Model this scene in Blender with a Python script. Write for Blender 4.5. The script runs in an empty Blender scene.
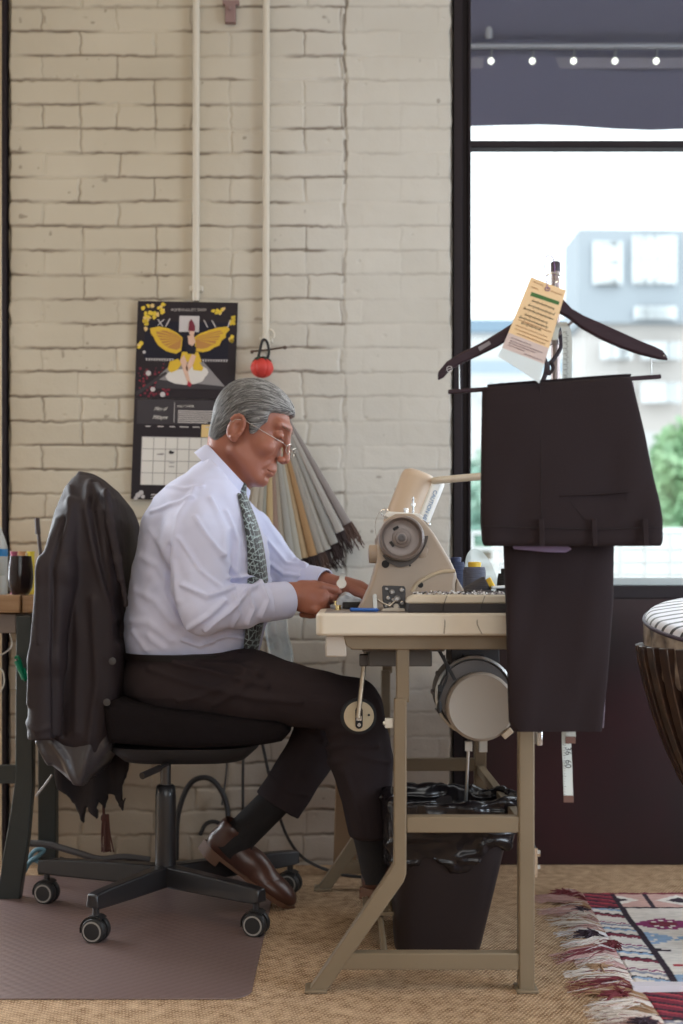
import bpy, math, random
import numpy as np
from mathutils import Vector, Matrix

random.seed(7)
rng = np.random.default_rng(11)
C = bpy.context.scene.collection
PI = math.pi
FPX, CAMZ = 1250.0, 0.84          # focal length in pixels, eye height


def W(x, y, Y):
    """photograph pixel at a given real distance -> point in metres"""
    return ((x - 341.5) * Y / FPX, Y, CAMZ - (y - 585.0) * Y / FPX)


def V(x, y, Y):
    return Vector(W(x, y, Y))


# ------------------------------------------------------------------ noise
def _hash(i, j, k, seed):
    n = (i.astype(np.int64) * 374761393 + j.astype(np.int64) * 668265263 + k.astype(np.int64) * 1274126177 + seed * 974711) & 0xffffffff
    n = ((n ^ (n >> 13)) * 1274126177) & 0xffffffff
    n = ((n ^ (n >> 16)) * 2246822519) & 0xffffffff
    return ((n ^ (n >> 15)) & 0xffff) / 65535.0


def vnoise(P, sc=1.0, seed=0):
    """value noise in -1..1; sc scalar or 3 scales (cells per metre)"""
    Q = np.asarray(P, float) * np.asarray(sc, float)
    I = np.floor(Q)
    Fr = Q - I
    Fr = Fr * Fr * (3 - 2 * Fr)
    I = I.astype(np.int64)
    r = 0
    for a in (0, 1):
        wa = Fr[..., 0] if a else 1 - Fr[..., 0]
        for b in (0, 1):
            wb = Fr[..., 1] if b else 1 - Fr[..., 1]
            for c in (0, 1):
                wc = Fr[..., 2] if c else 1 - Fr[..., 2]
                r = r + wa * wb * wc * _hash(I[..., 0] + a, I[..., 1] + b, I[..., 2] + c, seed)
    return r * 2 - 1


def fold(P, sc, seed=0):
    """ridged noise 0..1, sharp at 1"""
    return 1 - np.abs(vnoise(P, sc, seed))


def sstep(a, b, x):
    t = np.clip((x - a) / (b - a), 0, 1)
    return t * t * (3 - 2 * t)


# ------------------------------------------------------------------ materials
_mats = {}


def mat(name, col, rough=0.6, metal=0.0, bump=None, var=None, sheen=0, trans=0, sss=0, spec=0.5, emit=None, coat=0, alpha=1):
    """bump=(scale, strength, detail, (sx,sy,sz)); var=(scale, other colour, amount, (sx,sy,sz))"""
    if name in _mats:
        return _mats[name]
    m = bpy.data.materials.new(name)
    m.use_nodes = True
    nt = m.node_tree
    N, L = nt.nodes, nt.links
    b = N['Principled BSDF']
    b.inputs['Base Color'].default_value = (*col, 1)
    b.inputs['Roughness'].default_value = rough
    b.inputs['Metallic'].default_value = metal
    b.inputs['Specular IOR Level'].default_value = spec
    b.inputs['Sheen Weight'].default_value = sheen
    b.inputs['Transmission Weight'].default_value = trans
    b.inputs['Coat Weight'].default_value = coat
    b.inputs['Alpha'].default_value = alpha
    if sss:
        b.inputs['Subsurface Weight'].default_value = sss
        b.inputs['Subsurface Radius'].default_value = (0.02, 0.008, 0.004)
        b.inputs['Subsurface Scale'].default_value = 0.4
    if emit:
        b.inputs['Emission Color'].default_value = (*emit[0], 1)
        b.inputs['Emission Strength'].default_value = emit[1]
    tc = N.new('ShaderNodeTexCoord')
    if bump:
        mp = N.new('ShaderNodeMapping')
        mp.inputs['Scale'].default_value = bump[3] if len(bump) > 3 else (1, 1, 1)
        L.new(tc.outputs['Object'], mp.inputs[0])
        t = N.new('ShaderNodeTexNoise')
        t.inputs['Scale'].default_value = bump[0]
        t.inputs['Detail'].default_value = bump[2] if len(bump) > 2 else 4
        bp = N.new('ShaderNodeBump')
        bp.inputs['Strength'].default_value = bump[1]
        bp.inputs['Distance'].default_value = 0.004
        L.new(mp.outputs[0], t.inputs['Vector'])
        L.new(t.outputs['Fac'], bp.inputs['Height'])
        L.new(bp.outputs[0], b.inputs['Normal'])
    if var:
        mp = N.new('ShaderNodeMapping')
        mp.inputs['Scale'].default_value = var[3] if len(var) > 3 else (1, 1, 1)
        L.new(tc.outputs['Object'], mp.inputs[0])
        t = N.new('ShaderNodeTexNoise')
        t.inputs['Scale'].default_value = var[0]
        t.inputs['Detail'].default_value = 5
        L.new(mp.outputs[0], t.inputs['Vector'])
        r = N.new('ShaderNodeValToRGB')
        r.color_ramp.elements[0].position = 0.35
        r.color_ramp.elements[1].position = 0.7
        r.color_ramp.elements[0].color = (*col, 1)
        c2 = [a + (c - a) * var[2] for a, c in zip(col, var[1])]
        r.color_ramp.elements[1].color = (*c2, 1)
        L.new(t.outputs['Fac'], r.inputs[0])
        L.new(r.outputs[0], b.inputs['Base Color'])
    _mats[name] = m
    return m


def attr_mat(name, rough=0.8, bump=None, attr='Col', spec=0.3):
    m = mat(name, (1, 1, 1), rough, bump=bump, spec=spec)
    nt = m.node_tree
    a = nt.nodes.new('ShaderNodeVertexColor')
    a.layer_name = attr
    nt.links.new(a.outputs['Color'], nt.nodes['Principled BSDF'].inputs['Base Color'])
    return m


def glass_mat(name, col=(1, 1, 1), gloss=0.06):
    m = bpy.data.materials.new(name)
    m.use_nodes = True
    nt = m.node_tree
    nt.nodes.clear()
    o = nt.nodes.new('ShaderNodeOutputMaterial')
    t = nt.nodes.new('ShaderNodeBsdfTransparent')
    t.inputs[0].default_value = (*col, 1)
    g = nt.nodes.new('ShaderNodeBsdfGlossy')
    g.inputs['Roughness'].default_value = 0.03
    mx = nt.nodes.new('ShaderNodeMixShader')
    mx.inputs[0].default_value = gloss
    nt.links.new(t.outputs[0], mx.inputs[1])
    nt.links.new(g.outputs[0], mx.inputs[2])
    nt.links.new(mx.outputs[0], o.inputs[0])
    return m


# ------------------------------------------------------------------ mesh builder
def rotm(rx=0, ry=0, rz=0):
    return (Matrix.Rotation(rz, 3, 'Z') @ Matrix.Rotation(ry, 3, 'Y') @ Matrix.Rotation(rx, 3, 'X'))


def frame_of(d):
    d = Vector(d).normalized()
    u = Vector((0, 0, 1)) if abs(d.z) < 0.95 else Vector((1, 0, 0))
    a = d.cross(u).normalized()
    return a, d.cross(a).normalized(), d


class MB:
    def __init__(s):
        s.v, s.f, s.m, s.cur = [], [], [], 0

    def add(s, vs, fs):
        n = len(s.v)
        s.v += [tuple(v) for v in vs]
        s.f += [tuple(i + n for i in f) for f in fs]
        s.m += [s.cur] * len(fs)
        return s

    def box(s, c, d, R=None):
        vs = []
        for x in (-.5, .5):
            for y in (-.5, .5):
                for z in (-.5, .5):
                    p = Vector((x * d[0], y * d[1], z * d[2]))
                    if R is not None:
                        p = R @ p
                    vs.append(p + Vector(c))
        return s.add(vs, [(0, 1, 3, 2), (4, 6, 7, 5), (0, 4, 5, 1), (2, 3, 7, 6), (0, 2, 6, 4), (1, 5, 7, 3)])

    def bx(s, x0, x1, y0, y1, z0, z1):
        return s.box(((x0 + x1) / 2, (y0 + y1) / 2, (z0 + z1) / 2), (x1 - x0, y1 - y0, z1 - z0))

    def beam(s, a, b, w, t, up=(0, 1, 0)):
        """rectangular bar from a to b; w across, t along up"""
        a, b = Vector(a), Vector(b)
        d = (b - a).normalized()
        u = Vector(up)
        u = (u - d * u.dot(d)).normalized()
        r = d.cross(u)
        vs = []
        for p in (a, b):
            for i, j in ((-1, -1), (1, -1), (1, 1), (-1, 1)):
                vs.append(p + r * (w / 2 * i) + u * (t / 2 * j))
        return s.add(vs, [(3, 2, 1, 0), (4, 5, 6, 7), (0, 1, 5, 4), (1, 2, 6, 5), (2, 3, 7, 6), (3, 0, 4, 7)])

    def rings(s, R, close=True, cap=True):
        """R list of rings (lists of points)"""
        n = len(R[0])
        vs = [p for r in R for p in r]
        fs = []
        for i in range(len(R) - 1):
            for j in range(n if close else n - 1):
                k = (j + 1) % n
                fs.append((i * n + j, i * n + k, (i + 1) * n + k, (i + 1) * n + j))
        if cap:
            fs.append(tuple(range(n - 1, -1, -1)))
            fs.append(tuple((len(R) - 1) * n + j for j in range(n)))
        return s.add(vs, fs)

    def cyl(s, a, b, r, r2=None, n=20, cap=True):
        r2 = r if r2 is None else r2
        a, b = Vector(a), Vector(b)
        u, v, d = frame_of(b - a)
        R = [[p + u * (math.cos(t * 2 * PI / n) * q) + v * (math.sin(t * 2 * PI / n) * q) for t in range(n)] for p, q in ((a, r), (b, r2))]
        return s.rings(R, cap=cap)

    def tube(s, pts, r, n=8, cap=True, flat=1.0, up=None):
        pts = [Vector(p) for p in pts]
        rs = r if hasattr(r, '__len__') else [r] * len(pts)
        R = []
        u = None
        for i, p in enumerate(pts):
            d = (pts[min(i + 1, len(pts) - 1)] - pts[max(i - 1, 0)]).normalized()
            if u is None:
                u = Vector(up) if up is not None else frame_of(d)[0]
            u = (u - d * u.dot(d)).normalized()
            v = d.cross(u)
            R.append([p + u * (math.cos(t * 2 * PI / n) * rs[i]) + v * (math.sin(t * 2 * PI / n) * rs[i] * flat) for t in range(n)])
        return s.rings(R, cap=cap)

    def lathe(s, prof, o, axis=(0, 0, 1), n=32, cap=True):
        """prof [(r, h)] along axis from o"""
        o = Vector(o)
        u, v, d = frame_of(axis)
        R = [[o + d * h + u * (math.cos(t * 2 * PI / n) * max(r, 1e-5)) + v * (math.sin(t * 2 * PI / n) * max(r, 1e-5)) for t in range(n)] for r, h in prof]
        return s.rings(R, cap=cap)

    def prism(s, poly, y0, y1):
        """poly of (x, z) extruded along Y"""
        n = len(poly)
        vs = [(x, y0, z) for x, z in poly] + [(x, y1, z) for x, z in poly]
        fs = [tuple(range(n)), tuple(range(2 * n - 1, n - 1, -1))]
        fs += [(i, i + n, (i + 1) % n + n, (i + 1) % n) for i in range(n)]
        return s.add(vs, fs)

    def pprism(s, px, Y, t):
        """pixel polygon seen at distance Y, real thickness t behind it"""
        return s.prism([(W(x, y, Y)[0], W(x, y, Y)[2]) for x, y in px], Y, Y + t)

    def ball(s, c, r, n=16, R=None):
        r = r if hasattr(r, '__len__') else (r, r, r)
        rr = []
        for i in range(1, n):
            a = -PI / 2 + PI * i / n
            ring = []
            for j in range(2 * n):
                b = PI * j / n
                p = Vector((r[0] * math.cos(a) * math.cos(b), r[1] * math.cos(a) * math.sin(b), r[2] * math.sin(a)))
                if R is not None:
                    p = R @ p
                ring.append(p + Vector(c))
            rr.append(ring)
        return s.rings(rr)

    def flat(s, rows, n=40, e=2.6, fn=None):
        """hanging cloth: rows (z, xl, xr, y, half thickness) lofted as flattened rings"""
        R = []
        for z, xl, xr, yc, th in rows:
            ring = []
            for j in range(n):
                t = 2 * PI * j / n
                c, q = math.cos(t), math.sin(t)
                x = (xl + xr) / 2 + (xr - xl) / 2 * math.copysign(abs(c) ** (2 / e * 0.55), c)
                y = yc + th * math.copysign(abs(q) ** (2 / e), q)
                if fn:
                    x, y, z2 = fn(x, y, z)
                    ring.append((x, y, z2))
                else:
                    ring.append((x, y, z))
            R.append(ring)
        return s.rings(R)


def lerp_rows(keys, n):
    """keys rows (t, values...) sorted -> n rows interpolated with smooth steps"""
    ks = np.array(keys, float)
    t = np.linspace(ks[0, 0], ks[-1, 0], n)
    return [tuple([tt] + [float(np.interp(tt if ks[-1, 0] > ks[0, 0] else -tt, ks[:, 0] if ks[-1, 0] > ks[0, 0] else -ks[:, 0], ks[:, c])) for c in range(1, ks.shape[1])]) for tt in t]


def spline(pts, n=8):
    """Catmull-Rom through points"""
    P = [Vector(p) for p in pts]
    P = [P[0] * 2 - P[1]] + P + [P[-1] * 2 - P[-2]]
    out = []
    for i in range(1, len(P) - 2):
        for k in range(n):
            t = k / n
            a, b, c, d = P[i - 1], P[i], P[i + 1], P[i + 2]
            out.append(0.5 * ((2 * b) + (c - a) * t + (2 * a - 5 * b + 4 * c - d) * t * t + (3 * b - a - 3 * c + d) * t ** 3))
    out.append(P[-2])
    return out


def wloc(o):
    p = Vector((0, 0, 0))
    while o is not None:
        p += o.location
        o = o.parent
    return p


def props(o, label=None, cat=None, group=None, kind=None):
    for k, v in (('label', label), ('category', cat), ('group', group), ('kind', kind)):
        if v:
            o[k] = v
    return o


def thing(name, label, cat, loc, group=None):
    o = bpy.data.objects.new(name, None)
    o.empty_display_size = 0.05
    C.objects.link(o)
    o.location = loc
    return props(o, label, cat, group)


def obj(name, mb, m, parent=None, bevel=0, smooth=True, angle=40, label=None, cat=None, group=None, kind=None, cols=None, seg=2, sub=0):
    me = bpy.data.meshes.new(name)
    if isinstance(mb, MB):
        Vv, Ff, Mm = np.array(mb.v, float).reshape(-1, 3), mb.f, mb.m
    else:
        Vv, Ff = mb
        Mm = None
    if parent is not None:
        base = wloc(parent)
        o_loc = Vector((0, 0, 0))
    else:
        lo, hi = Vv.min(0), Vv.max(0)
        base = Vector(((lo[0] + hi[0]) / 2, (lo[1] + hi[1]) / 2, lo[2]))
        o_loc = base
    Vv = Vv - np.array(base)
    if isinstance(Ff, np.ndarray):
        nf, k = Ff.shape
        me.vertices.add(len(Vv))
        me.vertices.foreach_set('co', Vv.astype(np.float32).ravel())
        me.loops.add(nf * k)
        me.loops.foreach_set('vertex_index', Ff.astype(np.int32).ravel())
        me.polygons.add(nf)
        me.polygons.foreach_set('loop_start', np.arange(0, nf * k, k, dtype=np.int32))
        me.update(calc_edges=True)
        me.validate()
    else:
        me.from_pydata([tuple(v) for v in Vv], [], Ff)
    ms = m if isinstance(m, (list, tuple)) else [m]
    for q in ms:
        me.materials.append(q)
    if Mm and len(ms) > 1:
        me.polygons.foreach_set('material_index', np.array(Mm, dtype=np.int32))
    if cols is not None:
        a = me.color_attributes.new('Col', 'FLOAT_COLOR', 'POINT')
        cc = np.ones((len(Vv), 4), np.float32)
        cc[:, :3] = cols
        a.data.foreach_set('color', cc.ravel())
    if smooth:
        me.polygons.foreach_set('use_smooth', np.ones(len(me.polygons), dtype=bool))
        if angle < 180:
            me.set_sharp_from_angle(angle=math.radians(angle))
    me.update()
    o = bpy.data.objects.new(name, me)
    C.objects.link(o)
    o.parent = parent
    o.location = o_loc
    if bevel:
        b = o.modifiers.new('bevel', 'BEVEL')
        b.width = bevel
        b.segments = seg
        b.limit_method = 'ANGLE'
        b.angle_limit = math.radians(35)
    if sub:
        b = o.modifiers.new('sub', 'SUBSURF')
        b.levels = b.render_levels = sub
    return props(o, label, cat, group, kind)


def text(name, body, size, loc, m, parent, rot=(PI / 2, 0, 0), ext=0.0003, align='CENTER', shear=0, sx=1):
    cu = bpy.data.curves.new(name, 'FONT')
    cu.body = body
    cu.size = size
    cu.extrude = ext
    cu.align_x = align
    cu.shear = shear
    cu.materials.append(m)
    t_ = bpy.data.objects.new(name, cu)
    C.objects.link(t_)
    bpy.context.view_layer.update()
    me = bpy.data.meshes.new_from_object(t_.evaluated_get(bpy.context.evaluated_depsgraph_get()))
    bpy.data.objects.remove(t_)
    me.name = name
    o = bpy.data.objects.new(name, me)
    C.objects.link(o)
    o.parent = parent
    o.location = Vector(loc) - (wloc(parent) if parent else Vector((0, 0, 0)))
    o.rotation_euler = rot
    o.scale = (sx, 1, 1)
    return o


def dup_tree(o, parent=None, loc=None, label=None):
    c = o.copy()
    C.objects.link(c)
    c.parent = parent
    if loc is not None:
        c.location = loc
    if label:
        c['label'] = label
    for ch in list(o.children):
        dup_tree(ch, c)
    return c


# ------------------------------------------------------------------ distance fields
def s_cap(P, a, b, r1, r2=None):
    r2 = r1 if r2 is None else r2
    a, b = np.array(a, float), np.array(b, float)
    ba = b - a
    t = np.clip(((P - a) @ ba) / max(ba @ ba, 1e-9), 0, 1)
    return np.linalg.norm(P - a - t[..., None] * ba, axis=-1) - (r1 + (r2 - r1) * t)


def s_chain(P, pts, rs, k=0.01):
    d = None
    for i in range(len(pts) - 1):
        e = s_cap(P, pts[i], pts[i + 1], rs[i], rs[i + 1])
        d = e if d is None else smin(d, e, k)
    return d


def s_ell(P, c, r, M=None):
    Q = P - np.array(c, float)
    if M is not None:
        Q = Q @ M
    r = np.array(r, float)
    k0 = np.linalg.norm(Q / r, axis=-1)
    k1 = np.linalg.norm(Q / (r * r), axis=-1)
    return k0 * (k0 - 1) / np.maximum(k1, 1e-6)


def s_box(P, c, hs, rad=0.0, M=None):
    Q = P - np.array(c, float)
    if M is not None:
        Q = Q @ M
    q = np.abs(Q) - (np.array(hs, float) - rad)
    return np.linalg.norm(np.maximum(q, 0), axis=-1) + np.minimum(q.max(-1), 0) - rad


def smin(a, b, k=0.01):
    h = np.clip(0.5 + 0.5 * (b - a) / k, 0, 1)
    return b + (a - b) * h - k * h * (1 - h)


def smax(a, b, k=0.01):
    return -smin(-a, -b, k)


def s_poly(x, y, poly):
    """signed distance to a 2D polygon"""
    poly = np.array(poly, float)
    n = len(poly)
    d = np.full(x.shape, 1e9)
    s = np.ones(x.shape)
    for i in range(n):
        a, b = poly[i], poly[i - 1]
        ex, ey = b[0] - a[0], b[1] - a[1]
        wx, wy = x - a[0], y - a[1]
        t = np.clip((wx * ex + wy * ey) / (ex * ex + ey * ey + 1e-12), 0, 1)
        d = np.minimum(d, (wx - ex * t) ** 2 + (wy - ey * t) ** 2)
        c1, c2, c3 = y >= a[1], y < b[1], ex * wy > ey * wx
        fl = (c1 & c2 & c3) | (~c1 & ~c2 & ~c3)
        s = np.where(fl, -s, s)
    return s * np.sqrt(d)


def nets(f, lo, hi, h, B=16, slack=1.5):
    """sparse naive surface nets -> (verts, quads)"""
    lo, hi = np.array(lo, float), np.array(hi, float)
    nb = np.ceil((hi - lo) / (h * B)).astype(int)
    NC = nb * B + 2
    g = np.stack(np.meshgrid(*[np.arange(k) for k in nb], indexing='ij'), -1).reshape(-1, 3)
    cen = lo + (g + 0.5) * B * h
    d = f(cen)
    g = g[np.abs(d) < B * h * 0.87 * slack + 0.004]
    ar = np.arange(B + 1)
    loc = np.stack(np.meshgrid(ar, ar, ar, indexing='ij'), -1)
    keys, pos, quads = [], [], []
    key = lambda I: (I[..., 0] * NC[1] + I[..., 1]) * NC[2] + I[..., 2]
    for b in g:
        base = b * B
        idx = loc + base
        P = lo + idx * h
        v = f(P.reshape(-1, 3)).reshape(B + 1, B + 1, B + 1)
        s = v < 0
        if s.all() or not s.any():
            continue
        cn = np.zeros((B, B, B), int)
        for a in (0, 1):
            for c in (0, 1):
                for e in (0, 1):
                    cn += s[a:a + B, c:c + B, e:e + B]
        mix = (cn > 0) & (cn < 8)
        ci = np.argwhere(mix)
        acc = np.zeros((len(ci), 3))
        cnt = np.zeros(len(ci))
        for ax in range(3):
            o1, o2 = [q for q in range(3) if q != ax]
            for p in (0, 1):
                for q in (0, 1):
                    A = ci.copy()
                    A[:, o1] += p
                    A[:, o2] += q
                    Bx = A.copy()
                    Bx[:, ax] += 1
                    va, vb = v[A[:, 0], A[:, 1], A[:, 2]], v[Bx[:, 0], Bx[:, 1], Bx[:, 2]]
                    cr = (va < 0) != (vb < 0)
                    t = np.where(cr, va / np.where(cr, va - vb, 1), 0)
                    pt = A.astype(float)
                    pt[:, ax] += t
                    acc[cr] += pt[cr]
                    cnt[cr] += 1
        keys.append(key(ci + base))
        pos.append(lo + (acc / cnt[:, None] + base) * h)
        for ax in range(3):
            sl0 = [slice(0, B)] * 3
            sl1 = [slice(0, B)] * 3
            sl1[ax] = slice(1, B + 1)
            a0, a1 = s[tuple(sl0)], s[tuple(sl1)]
            e = np.argwhere(a0 != a1)
            if not len(e):
                continue
            inside0 = a0[e[:, 0], e[:, 1], e[:, 2]]
            E = e + base
            o1, o2 = (ax + 1) % 3, (ax + 2) % 3
            q = []
            for p, r in ((-1, -1), (0, -1), (0, 0), (-1, 0)):
                T = E.copy()
                T[:, o1] += p
                T[:, o2] += r
                q.append(key(T))
            q = np.stack(q, 1)
            ok = (E[:, o1] > 0) & (E[:, o2] > 0)
            q[~inside0] = q[~inside0][:, ::-1]
            quads.append(q[ok])
    keys = np.concatenate(keys)
    pos = np.concatenate(pos)
    quads = np.concatenate(quads)
    o = np.argsort(keys)
    keys, pos = keys[o], pos[o]
    ix = np.searchsorted(keys, quads)
    ix = np.clip(ix, 0, len(keys) - 1)
    good = (keys[ix] == quads).all(1)
    return pos, ix[good]


def grad(f, P, e=0.0015):
    G = np.stack([f(P + np.eye(3)[i] * e) - f(P - np.eye(3)[i] * e) for i in range(3)], -1)
    return G / np.maximum(np.linalg.norm(G, axis=-1, keepdims=True), 1e-9)


def displace(f, vq, fn):
    """push the net's vertices along the field's normals by fn(P)"""
    P, q = vq
    n = grad(f, P)
    return P + n * fn(P)[:, None], q


def join(*parts):
    vs, fs, n = [], [], 0
    for v, f in parts:
        vs.append(v)
        fs.append(f + n)
        n += len(v)
    return np.concatenate(vs), np.concatenate(fs)


def crease(P, pl, Y, width, amp, near=None):
    """soft ridge of given width/height (m) along a line given in photo pixels at distance Y; only on the side nearer than `near`"""
    d = np.full(P.shape[0], 9.0)
    pts = [W(x, y, Y) for x, y in pl]
    for a, b in zip(pts, pts[1:]):
        ex, ez = b[0] - a[0], b[2] - a[2]
        wx, wz = P[:, 0] - a[0], P[:, 2] - a[2]
        t = np.clip((wx * ex + wz * ez) / (ex * ex + ez * ez + 1e-9), 0, 1)
        d = np.minimum(d, np.hypot(wx - ex * t, wz - ez * t))
    r = amp * np.exp(-(d / width) ** 2)
    if near is not None:
        r = r * (P[:, 1] < near)
    return r
# ================================================================== camera, light
sc = bpy.context.scene
cam = bpy.data.cameras.new('camera')
camo = bpy.data.objects.new('camera', cam)
C.objects.link(camo)
camo.location = (0, 0, CAMZ)
camo.rotation_euler = (PI / 2, 0, 0)
cam.sensor_fit = 'VERTICAL'
cam.sensor_height = 36
cam.lens = FPX / 1024 * 36
cam.shift_y = 73 / 1024
cam.clip_start = 0.05
cam.clip_end = 300
cam.dof.use_dof = True
cam.dof.focus_distance = 2.9
cam.dof.aperture_fstop = 2.4
sc.camera = camo
vs = sc.view_settings
vs.view_transform = 'Standard'
vs.look = 'None'
vs.gamma = 1
vs.use_curve_mapping = False
vs.exposure = 0.12
sc.cycles.use_denoising = True
sc.cycles.max_bounces = 8
sc.cycles.diffuse_bounces = 5
sc.cycles.caustics_reflective = False
sc.cycles.caustics_refractive = False
sc.cycles.sample_clamp_indirect = 6

w = bpy.data.worlds.new('overcast_sky')
sc.world = w
w.use_nodes = True
nt = w.node_tree
bg = nt.nodes['Background']
tc = nt.nodes.new('ShaderNodeTexCoord')
sp = nt.nodes.new('ShaderNodeSeparateXYZ')
rp = nt.nodes.new('ShaderNodeValToRGB')
nt.links.new(tc.outputs['Generated'], sp.inputs[0])
nt.links.new(sp.outputs['Z'], rp.inputs[0])
rp.color_ramp.elements[0].color = (0.86, 0.93, 0.97, 1)
rp.color_ramp.elements[1].color = (0.93, 0.97, 1.0, 1)
nt.links.new(rp.outputs[0], bg.inputs[0])
bg.inputs[1].default_value = 2.4


def area(name, loc, aim, sx, sy, power, col):
    l = bpy.data.lights.new(name, 'AREA')
    l.shape = 'RECTANGLE'
    l.size, l.size_y = sx, sy
    l.energy = power
    l.color = col
    o = bpy.data.objects.new(name, l)
    C.objects.link(o)
    o.location = loc
    o.rotation_euler = (Vector(aim) - Vector(loc)).to_track_quat('-Z', 'Y').to_euler()
    return o


# daylight through the shop's left-hand window, the shopfront behind the camera and the right-hand window
area('left_window_daylight', (-1.80, 3.90, 1.15), (-.75, 2.6, 0.45), 0.85, 1.9, 56, (0.86, 0.93, 1.0))
area('shopfront_daylight', (1.2, -1.9, 1.5), (0.4, 3.0, 0.8), 2.6, 1.5, 12, (1.0, 0.88, 0.72))
area('right_window_daylight', (2.15, 3.60, 1.75), (0.3, 1.6, 1.1), 1.7, 1.7, 30, (0.90, 0.95, 1.0))
area('right_side_fill', (3.05, 1.35, 1.05), (0.4, 2.5, 0.1), 1.6, 1.9, 105, (0.74, 0.87, 1.0))  # added cool light from the right; the wall there has no door
area('ceiling_lamp', (-0.3, 1.5, 3.05), (-0.3, 2.0, 0), 1.4, 0.4, 13, (1.0, 0.76, 0.50))
for q in C.objects:
    if q.type == 'LIGHT':
        q.visible_camera = True

# ================================================================== materials of the room
M_wall = None


def wall_material():
    m = mat('painted_brick', (0.56, 0.52, 0.45), 0.75, spec=0.25)
    nt = m.node_tree
    N, L = nt.nodes, nt.links
    b = N['Principled BSDF']
    tc = N.new('ShaderNodeTexCoord')
    a = N.new('ShaderNodeVertexColor')
    a.layer_name = 'Col'
    n = N.new('ShaderNodeTexNoise')
    n.inputs['Scale'].default_value = 3.0
    n.inputs['Detail'].default_value = 6
    L.new(tc.outputs['Object'], n.inputs['Vector'])
    r = N.new('ShaderNodeValToRGB')
    r.color_ramp.elements[0].position = 0.3
    r.color_ramp.elements[1].position = 0.75
    r.color_ramp.elements[0].color = (0.52, 0.488, 0.435, 1)
    r.color_ramp.elements[1].color = (0.585, 0.558, 0.51, 1)
    L.new(n.outputs['Fac'], r.inputs[0])
    mx = N.new('ShaderNodeMix')
    mx.data_type = 'RGBA'
    mx.blend_type = 'MULTIPLY'
    mx.inputs[0].default_value = 1
    L.new(r.outputs[0], mx.inputs[6])
    L.new(a.outputs['Color'], mx.inputs[7])
    L.new(mx.outputs[2], b.inputs['Base Color'])
    t = N.new('ShaderNodeTexNoise')
    t.inputs['Scale'].default_value = 120
    t.inputs['Detail'].default_value = 5
    bp = N.new('ShaderNodeBump')
    bp.inputs['Strength'].default_value = 0.25
    bp.inputs['Distance'].default_value = 0.003
    L.new(tc.outputs['Object'], t.inputs['Vector'])
    L.new(t.outputs['Fac'], bp.inputs['Height'])
    L.new(bp.outputs[0], b.inputs['Normal'])
    return m


# ================================================================== brick wall
WY = 3.75
PXW = WY / FPX                       # metres per pixel on the wall


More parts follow.
